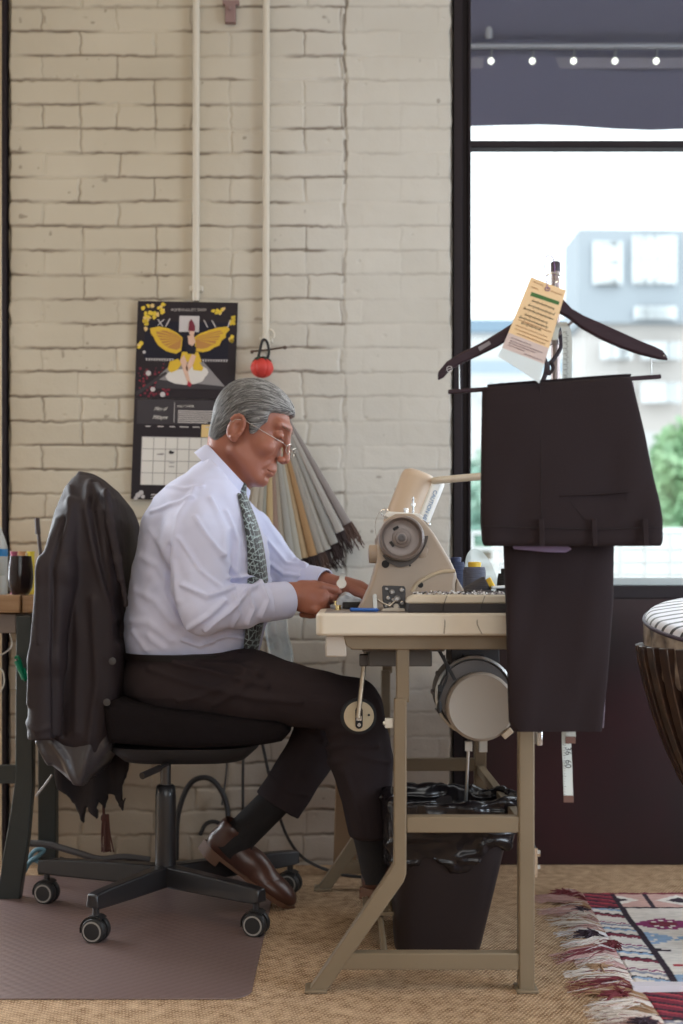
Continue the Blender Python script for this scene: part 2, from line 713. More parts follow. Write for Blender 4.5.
def brick_wall():
    x0, x1 = -1.003, 0.335
    z0, z1 = 0.0, 2.95
    hx = 0.003
    nx = int((x1 - x0) / hx)
    nz = int((z1 - z0) / hx)
    X, Z = np.meshgrid(np.linspace(x0, x1, nx), np.linspace(z0, z1, nz))
    P = np.stack([X, np.zeros_like(X), Z], -1)
    px = X / PXW + 341.5
    py = 585 - (Z - CAMZ) / PXW
    low = sstep(560, 760, py)                                     # lumpier, thickly painted foot of the wall
    px = px + vnoise(P, 22, 1) * 1.2 + vnoise(P, 60, 2) * 0.9 + low * vnoise(P, 14, 3) * 2.0
    py = py + vnoise(P, (7, 1, 22), 4) * 1.0 + vnoise(P, 55, 5) * 0.8 + low * vnoise(P, 14, 6) * 2.0
    row = np.floor((py - 7) / 24.36)
    fy = (py - 7) / 24.36 - row
    dy = np.minimum(fy, 1 - fy) * 24.36
    par = np.mod(row, 2)
    hdr = np.mod(row, 6) == 4
    shift = 43 + par * 37.3 + (_hash(row.astype(int), row.astype(int) * 0, row.astype(int) * 0, 5) - .5) * 6
    pitch = np.where(hdr, 37.4, 74.8)
    # pier to the right of the crack has its own bond
    right = px > 345
    shift = np.where(right, 345 + 18 + par * 37, shift)
    col = np.floor((px - shift) / pitch)
    fx = (px - shift) / pitch - col
    dx = np.minimum(fx, 1 - fx) * pitch
    dx = np.where(right, dx, dx)
    crack = np.abs(px - 345 + vnoise(P, (3, 1, 10), 8) * 1.5)
    hid = _hash(row.astype(int) + 100, col.astype(int) + 100, (right * 1).astype(int), 9)
    # joint depth varies: most vertical joints on the pier are nearly filled with paint
    strength_r = np.where(right, 0.30, 0.85) * (0.75 + 0.5 * vnoise(P, 5, 10))
    wdt = 1.5 + 0.7 * vnoise(P, 18, 11)
    jy = 1 - sstep(0.3, wdt + 0.9, dy)
    jx = 1 - sstep(0.3, wdt + 0.9, dx)
    vj = np.where(_hash(row.astype(int) + 50, np.round((px - shift) / pitch).astype(int) + 70, row.astype(int) * 0, 12) > 0.25, 1.0, 0.45)
    vj = np.where(right, vj * 0.5, vj)
    j = np.maximum(jy, jx * vj)
    h = -0.0052 * j * strength_r
    h += (hid - .5) * 0.0022 * np.where(right, .6, 1) * (1 - j)
    h += (1 - j) * (_hash(row.astype(int), col.astype(int), row.astype(int) * 0, 13) - .5) * (fy - .5) * 0.003
    h += vnoise(P, 9, 14) * 0.0012 + vnoise(P, 40, 15) * 0.0006
    h += low * (vnoise(P, 16, 16) * 0.003)
    cr = (1 - sstep(0.5, 2.4, crack)) * (0.4 + 0.6 * sstep(300, 100, py) + .3 * vnoise(P, 12, 17))
    h -= 0.006 * np.clip(cr, 0, 1)
    # chips and drill holes
    for _ in range(70):
        cx, cz, rr = rng.uniform(x0, x1), rng.uniform(0, 2.7), rng.uniform(0.003, 0.008)
        d = np.hypot((X - cx), (Z - cz) * 1.4)
        h -= 0.003 * np.exp(-(d / rr) ** 2)
    # rounded outer corners of the pier
    e = np.minimum(X - x0, x1 - X) + vnoise(P, 30, 18) * 0.004
    h -= 0.02 * (1 - sstep(0, 0.014, e)) ** 2
    # shade painted in with grime along the joints' lower lip, missing where the paint has filled them
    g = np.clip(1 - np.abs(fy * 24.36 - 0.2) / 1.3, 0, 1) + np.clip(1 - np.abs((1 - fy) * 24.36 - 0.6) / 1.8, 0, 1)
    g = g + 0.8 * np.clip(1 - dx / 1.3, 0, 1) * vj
    shade_grime = np.clip(g, 0, 1) * np.clip(0.60 + 1.1 * vnoise(P, (9, 1, 14), 19), 0, 1) * np.where(right, .30, 1.0)
    shade_grime = np.maximum(shade_grime, np.clip(cr, 0, 1) * 0.85 * (vnoise(P, 30, 20) > -0.3))
    shade_grime = np.maximum(shade_grime, 0.6 * sstep(.78, .9, vnoise(P, 55, 21) * .6 + vnoise(P, 17, 31) * .5))
    shade_grime = np.clip(shade_grime, 0, 1)[..., None] * 0.80
    base = np.ones((nz, nx, 3))
    tint = 1 + vnoise(P, 2.2, 22)[..., None] * 0.03 + (hid[..., None] - .5) * 0.05
    # warm indoor light on the left put into the wall colour
    foot = sstep(600, 800, py)[..., None]
    base = base * (1 - foot * np.array([0.10, 0.15, 0.15]))     # darker, pinkish foot of the wall
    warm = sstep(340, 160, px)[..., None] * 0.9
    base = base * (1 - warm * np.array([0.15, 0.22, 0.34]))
    cols = base * tint * (1 - shade_grime) + np.array([0.20, 0.145, 0.11]) * shade_grime
    Yv = WY - h
    verts = np.stack([X, Yv, Z], -1)
    # wrap the sides back
    L0 = verts[:, :1].copy(); L0[..., 1] = WY + 0.16
    R0 = verts[:, -1:].copy(); R0[..., 1] = WY + 0.20
    verts = np.concatenate([L0, verts, R0], 1)
    cols = np.concatenate([cols[:, :1], cols, cols[:, -1:]], 1)
    nx += 2
    i = np.arange(nz * nx).reshape(nz, nx)
    q = np.stack([i[:-1, :-1], i[:-1, 1:], i[1:, 1:], i[1:, :-1]], -1).reshape(-1, 4)
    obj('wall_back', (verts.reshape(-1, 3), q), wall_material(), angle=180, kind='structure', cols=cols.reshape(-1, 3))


brick_wall()

M_plaster = mat('cream_plaster', (0.62, 0.52, 0.36), 0.8, bump=(30, .2))
M_blackframe = mat('black_frame', (0.014, 0.009, 0.012), 0.6, spec=.25, bump=(60, .15))
M_panel = mat('dark_panel', (0.014, 0.0085, 0.009), 0.38, spec=.3, var=(2.2, (0.045, 0.008, 0.012), 0.7))  # red patches paint a reflection into the panel colour
M_white = mat('white_plaster', (0.62, 0.59, 0.54), 0.85)
M_dimwall = mat('dim_wall', (0.30, 0.26, 0.23), 0.9)

# carpet: woven sisal
mc = mat('sisal', (0.47, 0.36, 0.25), 0.95, spec=0.1)
nt = mc.node_tree
N, L = nt.nodes, nt.links
tc = N.new('ShaderNodeTexCoord')
mp = N.new('ShaderNodeMapping')
mp.inputs['Rotation'].default_value = (0, 0, 0.5)
L.new(tc.outputs['Object'], mp.inputs[0])
w1 = N.new('ShaderNodeTexWave'); w1.bands_direction = 'X'; w1.inputs['Scale'].default_value = 38; w1.inputs['Distortion'].default_value = 1.6; w1.inputs['Detail'].default_value = 2
w2 = N.new('ShaderNodeTexWave'); w2.bands_direction = 'Y'; w2.inputs['Scale'].default_value = 30; w2.inputs['Distortion'].default_value = 1.6
L.new(mp.outputs[0], w1.inputs['Vector']); L.new(mp.outputs[0], w2.inputs['Vector'])
mu = N.new('ShaderNodeMath'); mu.operation = 'MULTIPLY'
L.new(w1.outputs['Fac'], mu.inputs[0]); L.new(w2.outputs['Fac'], mu.inputs[1])
ns = N.new('ShaderNodeTexNoise'); ns.inputs['Scale'].default_value = 40; ns.inputs['Detail'].default_value = 8
L.new(tc.outputs['Object'], ns.inputs['Vector'])
ad = N.new('ShaderNodeMath'); ad.operation = 'MULTIPLY_ADD'
L.new(mu.outputs[0], ad.inputs[0]); ad.inputs[1].default_value = 0.9
L.new(ns.outputs['Fac'], ad.inputs[2])
rp = N.new('ShaderNodeValToRGB')
rp.color_ramp.elements[0].position = 0.35; rp.color_ramp.elements[1].position = 1.15
rp.color_ramp.elements[0].color = (0.20, 0.11, 0.055, 1)
rp.color_ramp.elements[1].color = (0.68, 0.48, 0.31, 1)
L.new(ad.outputs[0], rp.inputs[0])
L.new(rp.outputs[0], N['Principled BSDF'].inputs['Base Color'])
bp = N.new('ShaderNodeBump'); bp.inputs['Strength'].default_value = 0.9; bp.inputs['Distance'].default_value = 0.004
L.new(mu.outputs[0], bp.inputs['Height']); L.new(bp.outputs[0], N['Principled BSDF'].inputs['Normal'])

obj('floor', MB().bx(-2.5, 3.3, -2.2, 3.95, -0.12, 0), mc, kind='structure')
obj('ceiling', MB().bx(-2.5, 3.3, -2.2, 4.0, 3.1, 3.2), M_white, kind='structure')

# left of the brick pier: dark upright of the next window, cream wall, then the side window
m = MB(); m.bx(-1.017, -1.004, 3.74, 3.80, 0.0, 3.1)
obj('trim_1', m, M_blackframe, kind='structure', bevel=.002)
m = MB(); m.bx(-1.30, -1.024, 3.80, 3.95, 0, 3.1); m.bx(-2.4, -1.30, 3.80, 3.95, 0, 0.12); m.bx(-2.4, -1.30, 3.80, 3.95, 2.35, 3.1)
obj('wall_back', m, M_plaster, kind='structure')
m = MB(); m.bx(-2.5, -2.4, -2.2, 3.95, 0, 3.1)
obj('wall_left', m, M_white, kind='structure')
m = MB(); m.bx(3.2, 3.3, -2.2, 3.95, 0, 3.1)
obj('wall_right', m, M_dimwall, kind='structure')
m = MB(); m.bx(-2.5, -1.3, -2.3, -2.2, 0, 3.1); m.bx(2.2, 3.3, -2.3, -2.2, 0, 3.1); m.bx(-1.3, 2.2, -2.3, -2.2, 0, 1.0); m.bx(-1.3, 2.2, -2.3, -2.2, 2.8, 3.1)
obj('wall_front', m, M_dimwall, kind='structure')

# shop window right of the pier
m = MB()
m.bx(0.337, 0.362, 3.745, 3.87, 0.0, 3.1)
m.bx(0.362, 0.380, 3.765, 3.87, 0.0, 3.1)
m.bx(0.380, 0.3885, 3.75, 3.87, 0.84, 3.1)
wf = obj('window_1', m, M_blackframe, kind='structure', bevel=.002)
m = MB(); m.bx(0.385, 3.2, 3.755, 3.80, 2.155, 2.176)
obj('transom', m, M_blackframe, wf, bevel=.003)
m = MB(); m.bx(0.385, 3.2, 3.77, 3.85, 0.838, 0.862)
obj('window_sill', m, mat('sill_paint', (0.42, 0.47, 0.48), 0.5), wf, bevel=.003)
m = MB(); m.bx(0.385, 3.2, 3.81, 3.814, 0.85, 3.1)
obj('window_pane', m, glass_mat('pane_glass', (0.97, 0.99, 0.99), 0.03), wf, smooth=False)
m = MB(); m.bx(0.38, 3.2, 3.75, 3.87, 0.0, 0.838)
obj('wall_window', m, M_panel, kind='structure', bevel=.003)
m = MB(); m.bx(0.38, 3.2, 3.742, 3.75, 0.80, 0.838)
obj('trim_2', m, M_blackframe, kind='structure', bevel=.002)

# ================================================================== beyond the glass
M_pave = mat('pavement', (0.50, 0.50, 0.49), 0.9, bump=(8, .2))
obj('ground', MB().bx(-12, 45, 3.96, 90, -0.3, -0.15), M_pave, kind='structure')

M_canvas = mat('awning_canvas', (0.078, 0.070, 0.120), 0.85, bump=(90, .2))
aw = thing('awning', 'dark purple-grey canvas awning above the street window outside', 'awning', (1.6, 4.4, 2.6))
R = []
for i in range(13):
    t = i / 12
    yy, zz = 3.97 + 0.85 * t, 3.45 - 0.52 * t - 0.03 * math.sin(PI * t)
    R.append([(0.2, yy, zz), (3.6, yy, zz + 0.015), (3.6, yy, zz + 0.021), (0.2, yy, zz + 0.006)])
obj('canopy', MB().rings(R), M_canvas, aw)
R = []
for i in range(25):
    x = 0.2 + 3.4 * i / 24
    zb = 2.612 - 0.014 * (x - 0.5) / 1.2 + 0.004 * math.sin(x * 9)
    yo = 0.008 * math.sin(x * 7)
    R.append([(x, 4.82 + yo, 2.95), (x, 4.826 + yo, 2.95), (x, 4.826 + yo * 2, zb), (x, 4.82 + yo * 2, zb)])
obj('valance', MB().rings(R), M_canvas, aw)
m = MB(); m.cyl((0.2, 4.79, 2.905), (3.6, 4.79, 2.905), .012, n=12)
m.cyl(W(489, -60, 4.6), W(489, 38, 4.79), .014, n=12)
obj('frame_tube', m, mat('tube_grey', (0.25, 0.24, 0.27), 0.4, 0.6), aw)
obj('hem_band', MB().bx(0.2, 3.6, 4.815, 4.819, 2.83, 2.872), mat('hem', (0.16, 0.14, 0.18), .8), aw)
M_bulb = mat('bulb', (1, 1, 0.95), 0.2, emit=((1, 0.97, 0.85), 1.6))
bl0 = None
for i in range(5):
    x = 491 + 41.3 * i
    p = V(x, 61, 4.76)
    names = ['by the left upright', 'second from the left upright', 'in the middle of the view', 'second from the right edge', 'nearest the right edge', 'beyond the right edge']
    b = thing('light_bulb', 'small round bulb hanging under the awning tube, ' + names[i], 'bulb', p, 'bulbs strung along the awning tube')
    m = MB(); m.ball(p, (.0115, .0115, .012), n=8)
    obj('globe', m, M_bulb, b)
    m = MB(); m.cyl(p + Vector((0, 0, .010)), p + Vector((.006, .01, .052)), .004, n=8)
    obj('socket', m, mat('socket', (.1, .1, .11), .5), b)

# railing on the pavement
M_rail = mat('rail_white', (0.78, 0.80, 0.80), 0.5)
rl = thing('railing', 'white metal railing outside the window at the edge of the pavement', 'railing', (2, 6.6, -0.15))
YR = 6.6
m = MB()
for y in (533, 549, 562, 574):
    m.cyl(W(440, y, YR), W(900, y, YR), .012, n=8)
obj('rail', m, M_rail, rl)
for i in range(14):
    x = 470 + i * 25
    m = MB(); m.cyl((W(x, 0, YR)[0], YR, -.15), (W(x, 0, YR)[0], YR, W(0, 531, YR)[2]), .014 if i % 3 else .022, n=8)
    obj('post', m, M_rail, rl)

# buildings across the street
M_b1 = mat('far_blue_grey', (0.36, 0.40, 0.44), 0.9)  # street haze is mixed into these pale far colours
M_b2 = mat('far_pale', (0.55, 0.55, 0.55), 0.9)
M_b3 = mat('far_peach', (0.50, 0.47, 0.45), 0.9)
M_fw = mat('far_window', (0.50, 0.52, 0.54), 0.4)
M_fwf = mat('far_window_frame', (0.78, 0.82, 0.84), 0.7)


def far_building(name, label, Y, x0, x1, ytop, bands, wins, depth=10, rot=0):
    X0, X1 = W(x0, 0, Y)[0], W(x1, 0, Y)[0]
    zt = W(0, ytop, Y)[2]
    b = thing(name, label, 'building', ((X0 + X1) / 2, Y + depth / 2, -.15))
    last = zt
    for k, (yb, mt) in enumerate(bands):
        zb = W(0, yb, Y)[2] if yb else -0.15
        o = .25 if k == 0 else 0
        obj('storey', MB().bx(X0 - o, X1 + o, Y - o, Y + depth, zb, last), mt, b)
        last = zb
    for (a, t, c, d) in wins:
        m = MB()
        xa, xc = W(a, 0, Y)[0], W(c, 0, Y)[0]
        za, zd = W(0, t, Y)[2], W(0, d, Y)[2]
        yy = Y - .3
        m.bx(xa, xc, yy - .15, yy, zd, zd + .2); m.bx(xa, xc, yy - .15, yy, za - .2, za)
        nm = 4
        for i in range(nm + 1):
            xx = xa + (xc - xa) * i / nm
            m.bx(xx - .1, xx + .1, yy - .15, yy, zd, za)
        zz = (za + zd) / 2
        m.bx(xa, xc, yy - .15, yy, zz - .08, zz + .08)
        wn = obj('window', m, M_fwf, b)
        obj('pane', MB().bx(xa, xc, yy - .06, yy, zd, za), M_fw, wn)
    b.rotation_euler = (0, 0, rot)
    return b


far_building('office_building', 'tall pale office block with blue-grey top storey across the street', 40, 583, 830, 232,
             [(325, M_b1), (432, M_b3), (0, M_b2)],
             [(592, 246, 614, 288), (631, 240, 668, 287), (690, 240, 727, 287), (633, 310, 668, 322), (600, 345, 624, 362), (640, 345, 672, 362), (640, 385, 672, 405)], rot=0.03, depth=2)
far_building('low_building', 'low pale building with a blue roof edge, seen left of the hanger', 62, 430, 583, 320,
             [(333, mat('far_blue_roof', (0.22, 0.31, 0.40), .8)), (360, M_b2), (374, mat('far_blue_strip', (0.32, 0.40, 0.47), .8)), (0, M_b2)], [(480, 385, 520, 400)], depth=2)


def tree(label, x, Y, blobs, zbase, leafcol, n, seed):
    r = np.random.default_rng(seed)
    t = thing('tree', label, 'tree', (W(x, 0, Y)[0], Y, zbase), 'trees across the street')
    m = MB()
    X = W(x, 0, Y)[0]
    top = max(c[2] for c in blobs)
    m.tube([(X, Y, zbase), (X + .05, Y, zbase + (top - zbase) * .5), (X, Y, top)], [.12, .09, .03], n=10)
    for c in blobs:
        m.tube([(X, Y, zbase + (top - zbase) * .4), c[:3]], [.05, .015], n=6)
    obj('trunk', m, mat('bark', (.22, .18, .14), .9), t)
    vs, fs = [], []
    for i in range(n):
        c = blobs[r.integers(len(blobs))]
        d = r.normal(size=3); d /= np.linalg.norm(d)
        p = np.array(c[:3]) + d * c[3] * r.uniform(.55, 1.0) * (1 + .15 * math.sin(i))
        a, b = r.normal(size=3), r.normal(size=3)
        a /= np.linalg.norm(a); b -= a * (a @ b); b /= np.linalg.norm(b)
        s = r.uniform(.07, .14)
        k = len(vs)
        vs += [p - a * s, p + b * s * .5, p + a * s, p - b * s * .5]
        fs.append((k, k + 1, k + 2, k + 3))
    obj('foliage', (np.array(vs), fs), leafcol, t, smooth=False)


M_leaf = mat('leaf_green', (0.22, 0.42, 0.24), 0.7, var=(1.5, (0.42, 0.60, 0.34), 1))
M_leaf2 = mat('leaf_teal', (0.26, 0.45, 0.38), 0.7, var=(1.5, (0.45, 0.62, 0.5), 1))


def bl(x, y, Y, r, dy=0):
    p = W(x, y, Y)
    return (p[0], p[1] + dy, p[2], r)


tree('bushy green tree across the street at the right edge', 672, 17, [bl(676, 455, 17, .32), bl(664, 488, 17, .30), bl(683, 478, 17, .5), bl(662, 520, 17, .28, .3), bl(690, 520, 17, .5), bl(676, 500, 17, .35, .5), bl(700, 450, 17, .45)], -.15, M_leaf, 4200, 3)
tree('blue-green tree across the street behind the hanging trousers', 625, 20, [bl(620, 520, 20, .40), bl(640, 535, 20, .38), bl(606, 500, 20, .42), bl(596, 480, 20, .4)], -.15, M_leaf2, 2400, 4)
tree('blue-green tree across the street beside the window upright', 484, 20, [bl(478, 500, 20, .42), bl(490, 478, 20, .42), bl(476, 530, 20, .35)], -.15, M_leaf2, 2200, 5)
for i, (x, yt, Yc, colr, lab) in enumerate([(655, 541, 13, (.75, .77, .78), 'pale parked car beyond the railing at the right edge')]):
    X = W(x, 0, Yc)[0]
    c = thing('parked_car', lab, 'car', (X, Yc, -.15))
    zt = W(0, yt, Yc)[2]
    prof = [(-2.0, .1), (-2.05, .45), (-1.9, .62), (-1.2, .70), (-.7, zt + .15), (.6, zt + .15), (1.25, .76), (2.0, .70), (2.1, .45), (2.05, .1)]
    obj('body', MB().prism([(X + a, z - .05) for a, z in prof], Yc - .8, Yc + .8), mat('car_paint', colr, .3), c, bevel=.05)
    for wx in (-1.3, 1.3):
        m = MB(); m.cyl((X + wx, Yc - .85, .15), (X + wx, Yc - .6, .15), .3, n=24)
        obj('wheel', m, mat('tyre', (.05, .05, .05), .7), c)
# ================================================================== the tailor
M_skin = mat('skin', (0.29, 0.105, 0.066), 0.46, sss=0.12, bump=(160, .12, 6), var=(14, (0.33, 0.12, 0.075), 0.8))
M_hair = mat('grey_hair', (0.075, 0.068, 0.068), 0.6, var=(30, (0.13, 0.12, 0.12), 1, (1, 1, 1)), bump=(200, .5, 3, (1, 1, 1)))
M_shirt = mat('lavender_shirt', (0.58, 0.60, 0.79), 0.75, sheen=.1, bump=(400, .08, 2))
M_trouser = mat('charcoal_trouser', (0.031, 0.0225, 0.0245), 0.9, spec=.15, bump=(500, .3, 2))
M_leather = mat('brown_leather', (0.050, 0.019, 0.014), 0.33, var=(8, (0.095, 0.036, 0.022), 1), bump=(60, .2))
M_solee = mat('tan_sole', (0.13, 0.062, 0.036), 0.6, bump=(60, .2))
M_black = mat('matt_black', (0.012, 0.011, 0.012), 0.7)
M_chrome = mat('chrome', (0.72, 0.72, 0.72), 0.22, 1.0)
M_steel = mat('dull_steel', (0.45, 0.44, 0.42), 0.38, 1.0)

PY = 3.15
person = thing('person', 'grey-haired man in lavender shirt and patterned tie, leaning over the sewing table as he sews', 'person', (-0.45, PY, 0.0))

# ---- head frame
HC = np.array(W(250.5, 432, PY))
_t, _y = math.radians(25), math.radians(9)
_f = np.array((math.cos(_t), 0, -math.sin(_t)))
_v = np.array((math.sin(_t), 0, math.cos(_t)))
_l = np.array((0, 1.0, 0))
HF = _f * math.cos(_y) - _l * math.sin(_y)
HL = _l * math.cos(_y) + _f * math.sin(_y)
HV = _v


def H2W(u, l, v):
    return HC + HF * u + HL * l + HV * v


def toH(P):
    Q = P - HC
    return np.stack([Q @ HF, Q @ HL, Q @ HV], -1)


def skull(Q, grow=0):
    return s_ell(Q, (-.008, 0, .034), (.094 + grow, .074 + grow, .083 + grow))


def f_head(P):
    Q = toH(P)
    A = np.stack([Q[..., 0], np.abs(Q[..., 1]), Q[..., 2]], -1)
    d = skull(Q)
    d = smin(d, s_ell(Q, (.036, 0, -.043), (.056, .055, .074)), .03)
    d = smin(d, s_cap(A, (.002, .050, -.060), (.066, .020, -.098), .020, .018), .025)
    d = smin(d, s_ell(Q, (.077, 0, -.098), (.019, .021, .018)), .014)
    d = smin(d, s_cap(A, (.0845, .008, .045), (.072, .046, .042), .0105, .010), .016)
    d = smin(d, s_ell(A, (.060, .044, -.020), (.026, .020, .024)), .016)
    d = smin(d, s_ell(Q, (.082, 0, -.066), (.021, .030, .023)), .012)
    # eye hollow then the lidded eye
    d = smax(d, -s_ell(A, (.104, .033, .020), (.019, .018, .013)), .014)
    d = smin(d, s_ell(A, (.0765, .033, .019), (.0145, .0155, .0125)), .004)
    d = smax(d, -s_cap(A, (.0905, .024, .0120), (.0855, .044, .0125), .0018), .002)
    # bags and cheek folds
    d = smax(d, -s_cap(A, (.090, .026, .001), (.080, .044, -.002), .0022), .006)
    d = smax(d, -s_cap(A, (.101, .020, -.040), (.083, .032, -.074), .0024), .008)
    # nose
    d = smin(d, s_cap(Q, (.0915, 0, .030), (.112, 0, -.022), .0075, .0090), .012)
    d = smin(d, s_ell(Q, (.1125, 0, -.0285), (.0105, .0105, .0092)), .006)
    d = smin(d, s_ell(A, (.104, .0125, -.033), (.0105, .0065, .0080)), .004)
    d = smax(d, -s_cap(A, (.109, .006, -.040), (.112, .006, -.036), .0028), .003)
    # mouth
    d = smin(d, s_cap(A, (.0968, 0, -.0640), (.084, .021, -.0685), .0046, .003), .004)
    d = smin(d, s_cap(A, (.0935, 0, -.0765), (.083, .019, -.0735), .0052, .003), .004)
    d = smax(d, -s_cap(A, (.108, 0, -.0705), (.088, .026, -.0715), .0018), .002)
    d = smax(d, -s_cap(A, (.102, 0, -.0875), (.094, .016, -.0870), .003), .008)
    # ears
    e = s_ell(A, (-.017, .076, -.012), (.021, .0085, .032))
    for a0 in range(9):
        t0, t1 = 2.7 - a0 * .47, 2.7 - (a0 + 1) * .47
        c0 = (-.017 + .019 * math.cos(t0), .082, -.008 + .028 * math.sin(t0))
        c1 = (-.017 + .019 * math.cos(t1), .082, -.008 + .028 * math.sin(t1))
        e = smin(e, s_cap(A, c0, c1, .0046), .003)
    e = smax(e, -s_ell(A, (-.012, .092, -.008), (.011, .014, .017)), .004)
    e = smin(e, s_ell(A, (-.008, .079, -.037), (.009, .005, .010)), .005)
    d = smin(d, e, .006)
    # neck
    n = s_cap(P, H2W(-.038, 0, -.045), W(220, 494, PY), .056, .046)
    n = smin(n, s_cap(P, H2W(.02, 0, -.075), W(226, 505, PY), .032, .040), .03)
    return smin(d, n, .022)


def hand_field(w, dirf, lat, curls, side, spread=1.0, thumb=None, back=None, palmlen=.094):
    """w wrist; dirf pointing to the fingers; lat towards the thumb side. Returns list of chains."""
    d = Vector(dirf).normalized()
    l = Vector(lat)
    l = (l - d * l.dot(d)).normalized()
    n = d.cross(l) if side > 0 else l.cross(d)
    if n.z < 0:
        n = -n
    if back is not None and n.dot(Vector(back)) < 0:
        n = -n
    w = Vector(w)
    F = []
    lens = [(.043, .027, .021), (.048, .031, .022), (.045, .029, .022), (.037, .023, .020)]
    for i, off in enumerate((.027, .009, -.010, -.028)):
        k = w + d * (palmlen - abs(i - 1) * .004) + l * off * spread
        pts = [w + d * .03 + l * off * .6, k]
        a = 0
        p = k
        for ph in range(3):
            a += math.radians(curls[i][ph])
            p = p + (d * math.cos(a) - n * math.sin(a)) * lens[i][ph] + l * (off * .06)
            pts.append(p)
        F.append((pts, [.0125, .0122, .0104, .0094, .0080]))
    tb = w + d * .028 + l * .026 - n * .006
    t = thumb or ((.030, .022, -.010), (.026, .004, -.012), (.022, -.002, -.008))
    pts = [tb]
    p = tb
    for q in t:
        p = p + d * q[0] + l * q[1] + n * q[2]
        pts.append(p)
    F.append((pts, [.0155, .0125, .0105, .0085]))
    palm = (w + d * .048 - n * .002, (d, l, n))
    return F, palm, w, d


def f_hand(P, H, elbow, fr):
    F, palm, w, d = H
    M = np.array([list(palm[1][0]), list(palm[1][1]), list(palm[1][2])]).T
    r = s_ell(P, palm[0], (.050, .041, .018), M)
    r = smin(r, s_cap(P, w, w + d * .03, .027, .026), .02)
    r = smin(r, s_cap(P, elbow, w, fr, .026), .015)
    for pts, rs in F:
        c = s_chain(P, pts, rs, .002)
        # knuckle swell, nail ridge
        c = c - .0016 * np.exp(-(np.linalg.norm(P - np.array(pts[1]), axis=-1) / .009) ** 2) - .0010 * np.exp(-(np.linalg.norm(P - np.array(pts[2]), axis=-1) / .008) ** 2)
        r = smin(r, c, .0028)
    return r


# near (right) hand pinching cloth over the table edge; far (left) hand guiding it by the machine
HR = hand_field(W(289, 595, 3.03), (1, .06, -.10), (0.0, .25, 1), [(30, 40, 18), (48, 56, 28), (64, 66, 36), (78, 74, 40)], 1,
                thumb=((.034, .010, -.016), (.030, -.010, -.012), (.024, -.012, -.004)), back=(0, -1, 0), palmlen=.078, spread=1.06)
HLh = hand_field(W(345, 588, 3.27), (1, -.10, -.16), (.05, -1, .1), [(10, 22, 14), (12, 26, 16), (16, 30, 18), (20, 32, 20)], -1)
EL_R = W(204, 609, 2.90)
EL_L = W(279, 568, 3.36)
hR = nets(lambda P: f_hand(P, HR, W(262, 604, 3.0), .034), np.array(W(262, 655, 3.0)) - .04, np.array(W(350, 560, 3.15)) + .03, .0018)
hL = nets(lambda P: f_hand(P, HLh, W(310, 580, 3.33), .032), np.array(W(305, 640, 3.2)) - .04, np.array(W(400, 550, 3.36)) + .03, .0018)
hd = nets(f_head, H2W(0, 0, 0) - .20, H2W(0, 0, 0) + np.array((.17, .17, .17)), .0020)


def f_trunk(P):
    d = s_chain(P, [W(221, 492, PY), W(200, 545, PY), W(195, 640, PY)], [.045, .09, .09], .05)
    d = smin(d, s_chain(P, [W(205, 505, 3.3), EL_L, W(325, 582, 3.31)], [.045, .036, .027], .02), .02)
    d = smin(d, s_chain(P, [W(200, 515, 3.0), EL_R, W(275, 603, 3.01)], [.045, .036, .030], .02), .02)
    d = smin(d, s_chain(P, [W(185, 680, 3.06), W(352, 704, 3.04), W(372, 835, 3.03), W(378, 872, 3.03)], [.07, .045, .032, .030], .02), .03)
    d = smin(d, s_chain(P, [W(185, 685, 3.26), W(340, 706, 3.3), W(270, 810, 3.27), W(238, 838, 3.27)], [.07, .045, .032, .028], .02), .03)
    return d


tr = nets(f_trunk, (-.72, 2.8, .08), (.22, 3.5, 1.15), .007)
obj('body', join(hd, hR, hL, tr), M_skin, person, angle=180)

# ---- hair: a fitted cap plus combed strands
hairpoly = [(.100, .112), (.089, .092), (.079, .083), (.060, .070), (.040, .060), (.041, .035), (.036, .016), (.026, -.004), (.019, -.006), (.014, .012), (.000, .022), (-.018, .022),
            (-.032, .008), (-.040, -.020), (-.048, -.050), (-.060, -.066), (-.085, -.072), (-.14, -.05), (-.14, .16), (.13, .16), (.12, .12)]


def f_hair(P):
    Q = toH(P)
    top = sstep(.03, .11, Q[..., 2]) * .006
    frt = sstep(.02, .08, Q[..., 0]) * sstep(.07, .11, Q[..., 2]) * .001
    d = skull(Q, .0085) - top - frt
    # nape follows the neck
    nb = s_ell(Q, (-.043, 0, -.030), (.052, .060, .052))
    d = smin(d, nb, .02)
    pl = s_poly(Q[..., 0] + .004 * vnoise(Q, 60, 40), Q[..., 2] + .004 * vnoise(Q, 60, 41), hairpoly)
    return smax(d, pl, .008)


hv = nets(f_hair, HC - .15, HC + .17, .0025)
Qh = toH(hv[0])
hv = displace(f_hair, hv, lambda P: .0018 * fold(toH(P), (18, 90, 60), 42) + .001 * vnoise(toH(P), 150, 43))
hair = obj('hair', hv, M_hair, person, angle=180)
# strands
sel = rng.permutation(len(hv[0]))[:6500]
S = hv[0][sel]
Q = toH(S)
keep = (Q[:, 2] > -.06)
S = S[keep]
n = len(S)
paths = [S.copy()]
side = np.sign((S - HC) @ HL)
for k in range(7):
    Pn = paths[-1]
    q = toH(Pn)
    nr = grad(f_hair, Pn)
    back = -HF[None] * (1.0) + HV[None] * (-.15 - 1.2 * sstep(.02, -.09, q[:, 0]))[:, None] - HV[None] * (.55 * sstep(.10, .02, q[:, 2]))[:, None] + HL[None] * (side * .25)[:, None]
    back = back + vnoise(Pn, 22, 50)[:, None] * HV[None] * .22
    back -= nr * (back * nr).sum(1)[:, None]
    back /= np.linalg.norm(back, axis=1)[:, None]
    nx = Pn + back * .0052
    nx -= grad(f_hair, nx) * (f_hair(nx) - .0012 - .0012 * math.sin(k * .5))[:, None]
    paths.append(nx)
